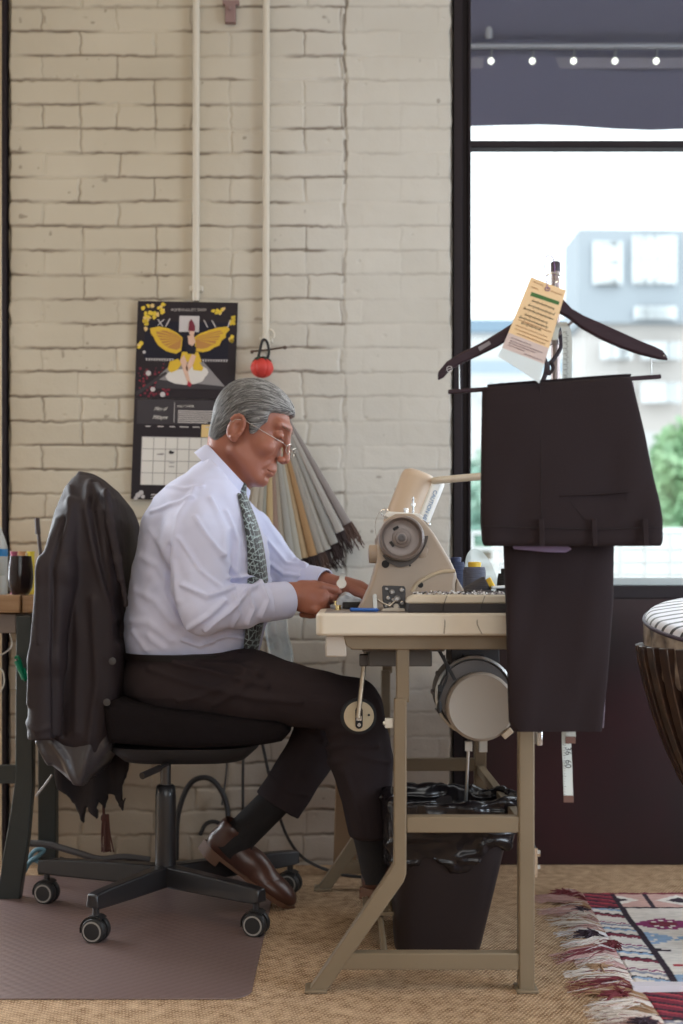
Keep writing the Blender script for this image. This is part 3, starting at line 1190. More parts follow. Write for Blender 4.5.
vs, fs, hc_ = [], [], []
Pp = np.stack(paths, 1)
TH = toH(S)
for i in range(n):
    # stop a strand that would run off the hair onto skin
    qq = toH(Pp[i])
    ok = s_poly(qq[:, 0], qq[:, 2], hairpoly) < .004
    L = int(np.argmin(ok)) if not ok.all() else 8
    if L < 3:
        continue
    pts = Pp[i][:L]
    r = rng.uniform(.0005, .0010)
    g_ = .07 + .50 * rng.random() ** 1.6 * (.55 + .45 * float(sstep(-.04, .09, TH[i, 0] + .4 * TH[i, 2]))) + .10 * float(sstep(.03, .09, TH[i, 0]))  # front strands paler: window highlight put into their grey
    base = len(vs)
    d = pts[-1] - pts[0]
    u = np.cross(d, pts[0] - HC); u /= max(np.linalg.norm(u), 1e-9)
    w_ = np.cross(u, d); w_ /= max(np.linalg.norm(w_), 1e-9)
    for k, p in enumerate(pts):
        rr = r * (1 - .7 * k / (L - 1))
        vs += [p + u * rr, p - u * rr, p + w_ * rr * 1.4]
        hc_ += [(g_, g_ * .97, g_ * .95)] * 3
    for k in range(L - 1):
        a = base + k * 3
        for j in range(3):
            fs.append((a + j, a + (j + 1) % 3, a + 3 + (j + 1) % 3, a + 3 + j))
obj('hair_strands', (np.array(vs), np.array(fs)), attr_mat('grey_hair_strands', .42), hair, angle=180, cols=np.array(hc_))
# eyebrows and lashes
for sg in (-1, 1):
    m = MB()
    for i in range(60):
        a = rng.uniform(0, 1)
        p = H2W(.0955 - .0155 * a, sg * (.014 + .034 * a), .043 - .002 * a + rng.uniform(-.003, .003))
        q = p + HF * .004 + HL * sg * .005 + HV * rng.uniform(-.002, .002)
        m.cyl(p, q, .00035, .0002, n=4)
    obj('eyebrow', m, mat('eyebrow_grey', (.30, .24, .21), .6), person)
for sg in (-1, 1):
    m = MB()
    pts = [H2W(.0912 - .25 * max(a - .028, 0), sg * a, .0118) for a in (.023, .028, .033, .038, .043)]
    m.tube(pts, .0010, n=6)
    obj('eyelashes', m, M_black, person)

# ---- glasses
M_gold = mat('wire_frame', (0.55, 0.50, 0.45), 0.25, 1.0)
gl = MB()
ln = MB()
for sg in (-1, 1):
    ring = [H2W(.118 - .004 * math.cos(t) ** 2, sg * .031 + .021 * math.cos(t), -.002 + .0135 * math.sin(t)) for t in np.linspace(0, 2 * PI, 28)]
    gl.tube(ring, .0009, n=6)
    ln.add(ring[:-1], [tuple(range(27))])
    gl.tube([H2W(.114, sg * .052, .000), H2W(.106, sg * .068, .003), H2W(.05, sg * .077, .008), H2W(-.005, sg * .081, .014), H2W(-.026, sg * .082, .006), H2W(-.034, sg * .080, -.014)], [.0011, .0011, .001, .001, .0015, .0015], n=6)
gl.tube([H2W(.118, -.010, .000), H2W(.122, 0, .003), H2W(.118, .010, .000)], .0009, n=6)
g = obj('glasses', gl, M_gold, person, label='thin wire-rimmed reading glasses low on the nose')
obj('lens', ln, glass_mat('lens_glass', (.95, .97, .97), .14), g, smooth=False)

# ---- shirt
_tz = np.array([(585 - y) * PY / FPX + CAMZ for y in (654, 638, 620, 600, 580, 560, 540, 520, 500, 485, 472, 460)])
_bx = np.array([(x - 341.5) * PY / FPX for x in (127, 125, 126, 129, 132, 136, 140, 145, 156, 171, 190, 206)])
_fx = np.array([(x - 341.5) * PY / FPX for x in (258, 262, 267, 270, 271, 269, 266, 260, 252, 245, 238, 232)])
_bw = np.array([.160, .172, .182, .188, .190, .192, .195, .197, .190, .165, .120, .075])


def tors(P):
    z = P[..., 2]
    o = slice(None, None, 1)
    bx = np.interp(z, _tz, _bx); fx = np.interp(z, _tz, _fx); bw = np.interp(z, _tz, _bw)
    ax = (fx - bx) / 2
    cx = (fx + bx) / 2
    q = ((np.abs((P[..., 0] - cx) / ax) ** 2.3 + np.abs((P[..., 1] - PY) / bw) ** 2.3) ** (1 / 2.3) - 1) * np.minimum(ax, bw)
    q = np.maximum(q, z - _tz[-1] - .0)
    return np.maximum(q, _tz[0] + .0 - z)


NB = np.array(W(208, 447, PY)); NF = np.array(W(247, 489, PY))
CC_ = (NB + NF) / 2
_a = (NF - NB) / np.linalg.norm(NF - NB)
UP_ = np.cross(_a, (0, 1, 0)); UP_ = UP_ if UP_[2] > 0 else -UP_

SH_R = [W(194, 500, 3.025), W(194, 540, 2.955), EL_R, W(240, 607, 2.95), W(287, 600, 3.025)]
SH_L = [W(222, 508, 3.27), W(256, 538, 3.33), EL_L, W(298, 579, 3.34), W(315, 583, 3.315)]


def f_shirt(P):
    d = tors(P)
    d = smin(d, s_chain(P, SH_R, [.066, .076, .060, .049, .040], .02), .018)
    d = smin(d, s_chain(P, SH_L, [.060, .062, .050, .042, .034], .02), .018)
    d = smax(d, (P - CC_) @ UP_ + .016, .004)          # neckline under the collar
    d = smax(d, (P[..., 0] - W(274, 0, 3.0)[0]) * (P[..., 1] < 3.12) - 1e-3 * (P[..., 1] >= 3.12), .003)
    return d


def wr_shirt(P):
    """creases: diagonal pulls on the torso, cross folds at the elbow and forearm"""
    x, y, z = P[..., 0], P[..., 1], P[..., 2]
    er = np.linalg.norm((P - np.array(EL_R)) * np.array((1, .8, 1)), axis=-1)
    nearE = np.exp(-(er / .14) ** 2)
    onarm = s_chain(P, SH_R, [.066, .076, .060, .049, .040], .02) < .012
    D = np.stack([x * .8 + z * .6, y, -x * .6 + z * .8], -1)
    D2 = np.stack([x * .5 - z * .86, y, x * .86 + z * .5], -1)
    r = .0028 * vnoise(D, (8, 8, 22), 60) + .0030 * vnoise(D2, (9, 8, 24), 61) + .0016 * vnoise(D2, (20, 16, 44), 66) + .0012 * vnoise(D, (40, 30, 60), 62)
    K = [([(196, 492), (184, 520), (180, 560), (186, 600)], .010, .0050), ([(152, 512), (176, 506), (196, 500)], .006, .0045),
         ([(226, 512), (238, 540), (236, 572)], .008, .006), ([(212, 500), (228, 530), (226, 556)], .007, .005),
         ([(200, 520), (222, 552), (238, 578)], .007, .0045), ([(190, 585), (214, 596), (236, 588)], .007, .007),
         ([(232, 578), (250, 576), (262, 582)], .006, .008), ([(212, 628), (238, 606), (252, 590), (262, 586)], .006, .009),
         ([(250, 592), (256, 608), (250, 622)], .005, .007), ([(238, 594), (243, 612), (236, 626)], .005, .005),
         ([(262, 588), (268, 600), (262, 616)], .005, .008), ([(196, 626), (216, 614), (230, 600)], .007, .006),
         ([(186, 540), (206, 570), (226, 586)], .006, .004), ([(176, 548), (170, 590), (186, 624)], .008, -.006),
         ([(140, 556), (160, 566), (176, 590)], .012, .0028), ([(134, 590), (156, 600), (174, 622)], .012, .0028),
         ([(130, 622), (150, 622), (172, 640)], .012, .0028), ([(150, 530), (164, 545), (174, 562)], .012, .0028),
         ([(166, 486), (186, 490), (204, 488)], .006, .003), ([(206, 642), (228, 636), (250, 640)], .005, .006),
         ([(184, 640), (200, 646), (214, 642)], .005, .005), ([(150, 636), (164, 648)], .010, .003), ([(132, 632), (146, 650)], .010, .003)]
    for pl, wd, am in K:
        r = r + crease(P, pl, 3.0, wd * .8, am * 1.35, 3.15)
    F = [([(262, 512), (280, 540), (292, 556)], .006, .004), ([(268, 540), (286, 562), (306, 566)], .005, .006), ([(266, 560), (284, 574), (300, 576)], .005, .006),
         ([(296, 560), (306, 568), (304, 582)], .005, .006), ([(258, 560), (272, 580)], .006, .006)]
    for pl, wd, am in F:
        r = r + crease(P, pl, 3.32, wd, am) * (P[:, 1] > 3.2)
    return r


sv = nets(f_shirt, (W(120, 0, PY)[0], 2.78, _tz[0] - .02), (W(335, 0, PY)[0], 3.46, _tz[-1] + .03), .004)
shirt = obj('shirt', displace(f_shirt, sv, wr_shirt), M_shirt, person, angle=180)
# cuffs
for nm, a, b, r in (('cuff', W(262, 603, 2.985), W(287, 600, 3.03), .044), ('cuff', W(306, 580.5, 3.33), W(325, 584.5, 3.295), .041)):
    a, b = Vector(a), Vector(b)
    u, v, d = frame_of(b - a)
    L = (b - a).length
    obj(nm, MB().lathe([(r * .6, 0), (r * 1.0, .001), (r * 1.05, .006), (r * 1.06, L * .5), (r * 1.03, L - .002), (r * 1.0, L), (r * .93, L), (r * .9, L - .012)], a, b - a, 36), M_shirt, shirt, angle=70)
# shoulder seam and placket lines
# collar: a fold-down collar round the neck
cc = (NB + NF) / 2
ax = NF - NB
la = np.linalg.norm(ax) / 2
ax /= 2 * la
yy = np.array((0, 1, 0))
up = np.cross(ax, yy); up = up if up[2] > 0 else -up
m = MB()
R = []
nt_ = 60
for j in range(nt_ + 1):
    t = 2 * PI * j / nt_           # 0 = front
    c, s_ = math.cos(t), math.sin(t)
    front = max(0, c) ** 3
    rin = cc + ax * la * c * (1.04 if c > 0 else .97) + yy * .068 * s_
    dn = .032 + .034 * math.exp(-((abs(math.atan2(s_, c)) - .55) / .45) ** 2)
    out = (ax * c + yy * s_)
    p0 = rin + up * -.004
    p1 = rin + out * .005 + up * .004
    p2 = rin + out * .011 + up * -.002
    bk = max(0, -c)
    p3 = rin + out * (.030 + .004 * front - .012 * bk) + up * (-dn) - np.array((0, 0, .004))
    p4 = rin + out * (.015) + up * (-dn) - np.array((0, 0, .003))
    p5 = rin + out * .004 + up * -.012
    R.append([p0, p1, p2, p3, p4, p5])
m.rings(R[:-1] + [R[-1]], close=True, cap=False)
obj('collar', m, M_shirt, shirt, angle=60)

# ---- tie
mt = mat('tie_weave', (0.03, 0.05, 0.055), 0.5, sheen=.2)
nt = mt.node_tree
N, L = nt.nodes, nt.links
tc = N.new('ShaderNodeTexCoord')
mp = N.new('ShaderNodeMapping'); mp.inputs['Rotation'].default_value = (.2, .9, .5)
L.new(tc.outputs['Object'], mp.inputs[0])
vo = N.new('ShaderNodeTexVoronoi'); vo.inputs['Scale'].default_value = 95; vo.distance = 'CHEBYCHEV'; vo.inputs['Randomness'].default_value = .25
L.new(mp.outputs[0], vo.inputs['Vector'])
rp = N.new('ShaderNodeValToRGB')
rp.color_ramp.interpolation = 'CONSTANT'
rp.color_ramp.elements[0].color = (.012, .013, .018, 1)
rp.color_ramp.elements[1].position = .44; rp.color_ramp.elements[1].color = (.34, .42, .42, 1)
e = rp.color_ramp.elements.new(.52); e.color = (.03, .05, .055, 1)
L.new(vo.outputs['Distance'], rp.inputs[0])
L.new(rp.outputs[0], N['Principled BSDF'].inputs['Base Color'])


def chest(y, ang, off=.004):
    z = (585 - y) * PY / FPX + CAMZ
    fx = float(np.interp(z, _tz, _fx)); bx = float(np.interp(z, _tz, _bx)); bw = float(np.interp(z, _tz, _bw))
    a = (fx - bx) / 2 + off
    b = bw + off
    e = 2 / 2.3
    return Vector(((fx + bx) / 2 + a * abs(math.cos(ang)) ** e, PY - b * abs(math.sin(ang)) ** e * (1 if ang > 0 else -1), z))


m = MB()
R = []
for y in np.linspace(497, 664, 26):
    wd = float(np.interp(y, [497, 505, 520, 590, 664], [.020, .022, .028, .040, .022]))
    ctr = .60
    pts = []
    for k in range(9):
        q = (k - 4) / 4
        bwz = .17
        p = chest(y, ctr + q * wd / bwz, .007 + .004 * (1 - q * q) + .010 * sstep(600, 660, y))
        pts.append(p)
    nv = Vector((.9, -.3, 0))
    R.append([p + nv * .0025 for p in pts] + [p - nv * .0025 for p in reversed(pts)])
m.rings(R)
tie = obj('tie', m, mt, shirt and person, angle=60)
kn = V(240.5, 490, 3.115)
m = MB()
m.lathe([(.010, -.002), (.018, .002), (.020, .010), (.016, .024), (.012, .036), (.010, .040)], kn + Vector((-.006, 0, .016)), (.22, -.05, -.9), 20)
obj('knot', m, mt, tie)

# ---- trousers
def f_tr(P):
    pel = s_ell(P, W(180, 683, PY), (.145, .175, .085))
    d = smax(pel, P[..., 2] - W(0, 655, PY)[2], .01)
    zz = P[..., 2]
    el = ((np.abs((P[..., 0] - W(193, 0, PY)[0]) / .166) ** 2.3 + np.abs((P[..., 1] - PY) / .176) ** 2.3) ** (1 / 2.3) - 1) * .16
    el = np.maximum(el, np.maximum(zz - W(0, 652, PY)[2], W(0, 690, PY)[2] - zz))
    d = smin(d, el, .02)
    th = s_chain(P, [W(172, 690, 3.07), W(250, 687, 3.03), W(352, 706, 3.02)], [.084, .082, .066], .03)
    d = smin(d, th, .03)
    cf = s_chain(P, [W(354, 708, 3.02), W(361, 760, 3.03), W(373, 836, 3.03)], [.068, .070, .054], .03)
    d = smin(d, cf, .02)
    th2 = s_chain(P, [W(172, 692, 3.24), W(260, 690, 3.27), W(335, 704, 3.29)], [.084, .080, .062], .03)
    cf2 = s_chain(P, [W(334, 706, 3.29), W(318, 742, 3.29), W(277, 806, 3.27)], [.062, .064, .066], .03)
    # square-cut hems
    h = np.array(W(277, 806, 3.27)); k = np.array(W(318, 742, 3.29)); n_ = (h - k) / np.linalg.norm(h - k)
    cf2 = smax(cf2, (P - h) @ n_, .004)
    d = smin(d, smin(th2, cf2, .02), .02)
    d = smax(d, np.where((P[..., 0] > W(330, 0, 3.03)[0]) & (P[..., 1] < 3.16), W(0, 836, 3.03)[2] - P[..., 2], -1), .004)
    return d


def wr_tr(P):
    x, y, z = P[..., 0], P[..., 1], P[..., 2]
    D = np.stack([x * .86 - z * .5, y, x * .5 + z * .86], -1)
    r = .003 * vnoise(D, (9, 9, 26), 70) + .002 * vnoise(P, (26, 20, 26), 71)
    K = [([(150, 668), (200, 684), (250, 694), (300, 700)], .009, .007), ([(175, 662), (220, 672), (268, 684)], .007, .007),
         ([(200, 662), (236, 664), (262, 674)], .006, .007), ([(180, 700), (215, 690), (246, 672)], .007, .006), ([(214, 704), (240, 690), (262, 670)], .007, .006),
         ([(258, 664), (300, 678), (344, 684)], .008, .003), ([(322, 752), (346, 742), (376, 744)], .007, .007), ([(318, 742), (340, 730), (362, 726)], .007, .006),
         ([(330, 764), (356, 752), (386, 760)], .008, .006), ([(376, 700), (388, 740), (386, 800)], .008, .006), ([(345, 770), (358, 810), (362, 832)], .008, .004),
         ([(300, 760), (290, 790)], .008, .004), ([(300, 738), (322, 746)], .006, .006), ([(262, 790), (284, 806), (306, 812)], .004, .003)]
    for pl, wd, am in K:
        r = r + crease(P, pl, 3.0, wd, am)
    return r


tv = nets(f_tr, W(110, 860, 3.45), np.array(W(405, 640, 2.86)) + np.array((0, .6, 0)), .0045) if False else nets(f_tr, (-.62, 2.86, .2), (.20, 3.46, .70), .0045)
trs = obj('trousers', displace(f_tr, tv, wr_tr), M_trouser, person, angle=180)
# belt
R = []
for y in (651.5, 658):
    z = (585 - y) * PY / FPX + CAMZ
    bx, fx = W(124, 0, PY)[0], W(262, 0, PY)[0]
    R.append([((fx + bx) / 2 + (fx - bx) / 2 * 1.0 * math.copysign(abs(math.cos(t)) ** .87, math.cos(t)), PY + .179 * math.copysign(abs(math.sin(t)) ** .87, math.sin(t)), z) for t in np.linspace(0, 2 * PI, 48)[:-1]])
obj('belt', MB().rings(R), mat('belt_leather', (.010, .007, .007), .5, spec=.2), trs)
# socks
M_sock = mat('black_sock', (0.012, 0.0095, 0.010), 0.9, bump=(300, .4, 2))
m = MB()
m.tube(spline([W(366, 820, 3.03), W(374, 850, 3.03), W(380, 880, 3.03)]), .042, n=20)
obj('sock', m, M_sock, person)
m = MB()
m.tube(spline([W(284, 792, 3.27), W(258, 818, 3.26), W(238, 838, 3.25), W(226, 850, 3.25)]), [.044] * 16 + [.046] * 9, n=20)
obj('sock', m, M_sock, person)


def shoe(heel, toe, up, Ln=.285):
    """leather lace-up: upper by field, welt + sole + heel as solids"""
    heel, toe = np.array(heel, float), np.array(toe, float)
    a = (toe - heel) / np.linalg.norm(toe - heel)
    up = np.array(up, float); up -= a * (up @ a); up /= np.linalg.norm(up)
    l = np.cross(up, a)

    def f(P):
        Q = np.stack([(P - heel) @ a, (P - heel) @ l, (P - heel) @ up], -1)
        d = s_ell(Q, (.045, 0, .030), (.048, .036, .050))
        d = smin(d, s_ell(Q, (.12, .002, .022), (.085, .041, .047)), .03)
        d = smin(d, s_ell(Q, (.21, .0, .012), (.074, .045, .034)), .02)
        d = smax(d, -Q[..., 2] + .002, .004)
        ank = s_cap(Q, (.045, 0, .05), (.030, 0, .12), .034, .036)
        d = smin(d, s_cap(Q, (.046, 0, .04), (.038, 0, .072), .036, .038), .012)
        d = smax(d, -s_cap(Q, (.046, 0, .062), (.030, 0, .14), .031, .036), .003)
        # stitched seams
        d = d + .0012 * (np.abs(Q[..., 0] - .215 + .6 * Q[..., 1] ** 2 * 30) < .0015) + .001 * (np.abs(Q[..., 0] - .10 + Q[..., 2] * .5) < .0014)
        return d
    c = heel + a * .14
    up_ = nets(f, c - .2, c + .2, .003)
    s = obj('shoe', up_, M_leather, person, angle=180)
    outl = []
    for t in np.linspace(0, 2 * PI, 40)[:-1]:
        q = (1 - math.cos(t)) / 2
        x = -.006 + .296 * q
        wv = float(np.interp(q, [0, .12, .3, .45, .7, .88, 1], [.0, .036, .034, .034, .048, .040, 0]))
        outl.append((x, wv * (1 if math.sin(t) > 0 else -1)))
    m = MB()
    R = [[heel + a * x * k + l * y * k + up * z for x, y in outl] for z, k in ((.006, 1.0), (-.006, 1.0))]
    m.rings(R)
    obj('sole', m, M_solee, s, angle=50)
    m = MB()
    hp = [(x, y) for x, y in outl if x < .075]
    R = [[heel + a * x + l * y + up * z for x, y in hp] for z in (-.006, -.024)]
    m.rings(R)
    obj('heel', m, M_solee, s, angle=50)
    m = MB()
    for i in range(5):
        x = .105 + .017 * i
        z = .074 - .0095 * i
        m.tube([heel + a * x + l * -.020 + up * (z - .008), heel + a * x + up * (z + .0), heel + a * x + l * .020 + up * (z - .008)], .0018, n=6)
    obj('laces', m, M_black, s)
    return s


shoe(W(205, 842, 3.25), W(276, 895, 3.25), (.55, -.12, .85))
shoe(W(362, 889, 3.03), W(462, 892, 3.03), (0.05, 0, 1))

# ---- wristwatch on the far wrist
wc = V(341.5, 587, 3.275)
wt = MB()
u, v, d = frame_of((1, -.05, -.12))
R = []
wt.lathe([(.031, -.007), (.0355, -.007), (.0355, .007), (.031, .007)], wc, (1, -.05, -.12), 28, cap=False)
w_ = obj('wristwatch', wt, M_chrome, person, label='steel-banded wristwatch')
m = MB()
m.cyl(wc + Vector((0, -.030, .006)), wc + Vector((0, -.040, .009)), .0130, n=24)
obj('watch_case', m, M_chrome, w_)
# ================================================================== office chair
M_seat = mat('black_fabric', (0.010, 0.0075, 0.0085), 0.92, bump=(250, .4, 2), spec=.12)
M_blackmetal = mat('black_metal', (0.018, 0.016, 0.018), 0.34, 0.0, coat=.2)
M_castor = mat('castor_black', (0.02, 0.019, 0.02), 0.45)
M_cap = mat('castor_grey', (0.30, 0.28, 0.26), 0.5)
CX, CY = -0.45, 3.2
ch = thing('office_chair', 'black swivel office chair on castors that the man sits on', 'chair', (CX, CY, 0))


SEATP = [(W(x, y, 3.0)[0], W(x, y, 3.0)[2]) for x, y in ((104, 703), (118, 698), (160, 706), (210, 712), (255, 716), (284, 722), (291, 731), (282, 741), (256, 745), (180, 748), (110, 742))]


def f_seat(P):
    pl = s_poly(P[..., 0], P[..., 2], SEATP)
    e = (P[..., 0] - W(245, 0, 3.0)[0]) / .16
    half = .235 - .05 * np.clip(e, 0, 2) ** 2
    return smax(pl, np.abs(P[..., 1] - CY + .01) - half, .035)


sv = nets(f_seat, (-.66, 2.9, .40), (-.08, 3.5, .60), .006)
obj('seat', displace(f_seat, sv, lambda P: .002 * vnoise(P, 18, 80)), M_seat, ch, angle=180)
m = MB()
sx = W(185, 0, 3.15)[0]
R = [[(sx + a * math.copysign(abs(math.cos(t)) ** .6, math.cos(t)), CY + b * math.copysign(abs(math.sin(t)) ** .6, math.sin(t)), z) for t in np.linspace(0, 2 * PI, 40)[:-1]] for a, b, z in ((.10, .10, .395), (.155, .17, .405), (.185, .205, .432), (.19, .21, .445))]
m.rings(R)
obj('seat_shell', m, mat('seat_plastic', (.017, .016, .017), .5), ch, angle=60)
m = MB(); m.cyl((CX, CY, .28), (CX, CY, .41), .0135, n=20)
obj('gas_lift', m, mat('lift_steel', (.10, .095, .095), .3, .8), ch)
m = MB(); m.lathe([(.027, .10), (.0265, .30), (.024, .325), (.019, .33)], (CX, CY, 0), (0, 0, 1), 28)
obj('column_cover', m, M_blackmetal, ch)
m = MB(); a = V(142, 776, 2.95); b = V(190, 754, 3.1)
m.cyl(a, b, .0045, n=10); m.cyl(a, a.lerp(b, .35), .0085, n=12)
obj('lever', m, M_blackmetal, ch)
m = MB(); m.beam((-.56, CY, .42), (-.70, CY, .44), .06, .012, (0, 0, 1)); m.beam((-.68, CY, .43), (-.68, CY, .75), .06, .014, (1, 0, 0))
obj('back_bar', m, M_blackmetal, ch, bevel=.004)


def f_back(P):
    c = np.array((-.625, CY + .03, .76))
    cs, sn = math.cos(-.13), math.sin(-.13)
    M = np.array([[cs, 0, sn], [0, 1, 0], [-sn, 0, cs]])
    return s_box(P, c, (.030, .17, .215), .03, M)


obj('backrest', nets(f_back, (-.80, 2.95, .48), (-.55, 3.45, 1.1), .008), M_seat, ch, angle=180)
ends = [W(47, 903, 3.30), W(96, 942, 2.94), W(256, 936, 2.99), W(290, 896, 3.40), (-.50, 3.53, 0)]
for i, e in enumerate(ends):
    e = Vector((e[0], e[1], 0))
    c = Vector((CX, CY, 0))
    d = (e - c).normalized()
    m = MB()
    u = Vector((-d.y, d.x, 0))
    R = []
    L = (e - c).length
    for t, w_, z0, z1 in ((.0, .026, .072, .125), (.35, .022, .074, .124), (.9, .019, .078, .120), (1.0, .0185, .080, .118), (1.06, .0175, .084, .115)):
        p = c + d * L * t
        R.append([p + u * w_ + Vector((0, 0, z0)), p - u * w_ + Vector((0, 0, z0)), p - u * w_ * .75 + Vector((0, 0, z1)), p + u * w_ * .75 + Vector((0, 0, z1))])
    m.rings(R)
    lg = obj('leg', m, M_blackmetal, ch, bevel=.004)
    ca = obj('castor', MB().cyl(e + Vector((0, 0, .03)), e + Vector((0, 0, .085)), .008, n=12), M_blackmetal, lg)
    ax = Vector((math.cos(.5 + i * .3), -math.sin(.9 + i * .15), 0)).normalized()
    if i in (0, 1):
        ax = Vector((-.25, -1, 0)).normalized()
    if i in (2, 3):
        ax = Vector((-.30, -1, 0)).normalized()
    m = MB()
    o = e + Vector((0, 0, .0305))
    for s_ in (-1, 1):
        m.lathe([(.012, 0), (.029, .001), (.0305, .005), (.0305, .013), (.027, .019), (.012, .020)], o + ax * (.003 * s_), ax * s_, 24)
    m.cyl(o - ax * .008, o + ax * .008, .012, n=12)
    R = []
    for k in range(9):
        t = -.2 + k * .30
        f = ax.cross(Vector((0, 0, 1)))
        q = o + (f * math.cos(t) + Vector((0, 0, 1)) * math.sin(t)) * .0345
        q2 = o + (f * math.cos(t) + Vector((0, 0, 1)) * math.sin(t)) * .0325
        R.append([q + ax * .017, q - ax * .017, q2 - ax * .017, q2 + ax * .017])
    m.rings(R)
    m2 = MB()
    for s_ in ((1,) if ax.y < 0 else (-1,)):
        m2.lathe([(.0205, .020), (.0235, .0205), (.0235, .0215), (.0195, .0215)], o + ax * (.003 * s_), ax * s_, 24, cap=False)
    wl = obj('wheel', m, M_castor, lg)
    obj('wheel_rim', m2, M_cap, lg)

# ================================================================== jacket over the chair back
M_jacket = mat('jacket_wool', (0.026, 0.0185, 0.021), 0.62, bump=(500, .2, 2), spec=.25)
M_lining = mat('jacket_lining', (0.05, 0.043, 0.046), 0.33, bump=(120, .3, 3))
jk = thing('suit_jacket', 'dark suit jacket draped over the back of the office chair', 'jacket', (-.68, 3.15, .3))
JY = 3.0


def pw(poly, Y=JY):
    return [(W(x, y, Y)[0], W(x, y, Y)[2]) for x, y in poly]


JB = [(W(x, y, Y)[0], W(x, y, Y)[2]) for x, y, Y in ((80, 471, 3.16), (92, 474, 3.2), (104, 480, 3.25), (120, 493, 3.3), (133, 509, 3.34), (138, 526, 3.34), (136, 565, 3.3), (130, 606, 3.2), (122, 650, 3.05), (118, 690, 3.0), (110, 738, 3.0), (98, 760, 3.0), (84, 756, 3.0), (62, 750, 3.0), (40, 738, 3.0), (35, 700, 2.98), (36, 600, 2.98), (43, 545, 2.98), (54, 505, 3.0), (62, 487, 3.05), (70, 476, 3.1))]
JT = pw([(36, 728), (112, 716), (108, 748), (96, 768), (84, 780), (76, 786), (66, 782), (50, 768), (38, 756), (33, 742)])


def f_jk(P):
    z = P[..., 2]
    pl = s_poly(P[..., 0], z, JB)
    half = np.interp(z, [W(0, y, JY)[2] for y in (790, 700, 560, 510, 485, 470)], [.20, .215, .235, .215, .15, .09])
    d = smax(pl, np.abs(P[..., 1] - 3.19) - half, .05)
    # sleeve and shoulder
    sl = s_chain(P * np.array((1, .75, 1)), [np.array(W(74, 508, 3.0)) * (1, .75, 1), np.array(W(57, 570, 2.95)) * (1, .75, 1), np.array(W(47, 660, 2.935)) * (1, .75, 1), np.array(W(45, 742, 2.94)) * (1, .75, 1)], [.026, .042, .040, .040], .02)
    h0 = np.array(W(44, 738, 2.94))
    sl = smax(sl, -(P[..., 2] - h0[2]) - (P[..., 0] - h0[0]) * -.02, .003)
    d = smin(d, sl, .014)
    # rolled collar and lapel edge
    col = s_chain(P, [W(98, 486, 3.06), W(106, 496, 3.0), W(112, 525, 2.972), W(119, 560, 2.966), W(126, 605, 2.966)], [.012, .012, .009, .007, .005], .01)
    d = smin(d, col, .014)
    return d


def wr_jk(P):
    r = .0025 * vnoise(P, (14, 14, 4), 90) + .001 * vnoise(P, (40, 30, 14), 91)
    K = [([(84, 480), (90, 520), (100, 560), (116, 620)], .009, .008), ([(92, 500), (104, 556), (114, 600), (120, 640)], .008, -.012), ([(68, 520), (64, 570), (65, 640), (65, 735)], .006, -.012),
         ([(50, 560), (46, 620), (40, 700)], .008, .008), ([(60, 520), (52, 570), (50, 640)], .007, .006), ([(76, 560), (82, 640), (78, 730)], .012, .008), ([(96, 600), (100, 680), (90, 740)], .010, .007),
         ([(66, 486), (74, 510), (70, 540)], .008, .006), ([(106, 490), (112, 530), (122, 580)], .006, .007), ([(30, 716), (48, 726), (60, 722)], .006, .005)]
    for pl, wd, am in K:
        r = r + crease(P, pl, JY, wd, am, 3.1)
    return r


jb = obj('body', displace(f_jk, nets(f_jk, (-.80, 2.80, .42), (-.44, 3.48, 1.14), .005), wr_jk), M_jacket, jk, angle=180)


def f_tail(P):
    pl = s_poly(P[..., 0], P[..., 2], JT)
    return smax(pl, np.abs(P[..., 1] - 3.16) - .17, .04)


obj('lining', displace(f_tail, nets(f_tail, (-.78, 2.92, .33), (-.5, 3.4, .53), .004), lambda P: .007 * vnoise(P, (34, 18, 5), 95) + crease(P, [(54, 742), (66, 760), (74, 780)], JY, .008, .010) + crease(P, [(92, 740), (86, 760), (78, 782)], JY, .008, .010) + crease(P, [(38, 742), (48, 764)], JY, .006, .008)), M_lining, jk, angle=180)
M_button = mat('button', (0.05, 0.045, 0.045), 0.3)
for x, y in ((113, 661), (107.5, 702)):
    m = MB(); p = V(x, y, 2.965)
    m.lathe([(.004, -.002), (.0078, 0), (.0086, -.002), (.0086, -.006), (.003, -.0065)], p + Vector((0, -.004, 0)), (0, 1, 0), 20)
    obj('button', m, M_button, jk)
for k in range(3):
    p = V(34 + k * 1.2, 716 - 7 * k, 2.905)
    m = MB(); m.ball(p, (.005, .003, .005), 6)
    obj('cuff_button', m, M_button, jk)

# dark fringed scarf hanging below the seat
sf = thing('fringed_scarf', 'dark fringed cloth with a brown tassel hanging under the back of the seat', 'scarf', (-.61, 3.3, .12))
SFp = pw([(52, 756), (120, 742), (131, 748), (129, 762), (126, 778), (124, 796), (123, 812), (119, 806), (114, 796), (107, 794), (104, 812), (100, 800), (97, 820), (92, 812), (88, 806), (84, 824), (79, 820), (74, 806), (68, 796), (58, 788)], 3.3)


def f_sf(P):
    pl = s_poly(P[..., 0] + .007 * vnoise(P, (60, 20, 40), 96) + .004 * vnoise(P, (160, 20, 90), 97), P[..., 2], SFp)
    return smax(pl, np.abs(P[..., 1] - 3.3 - .012 * np.sin(P[..., 0] * 70)) - .014, .012)


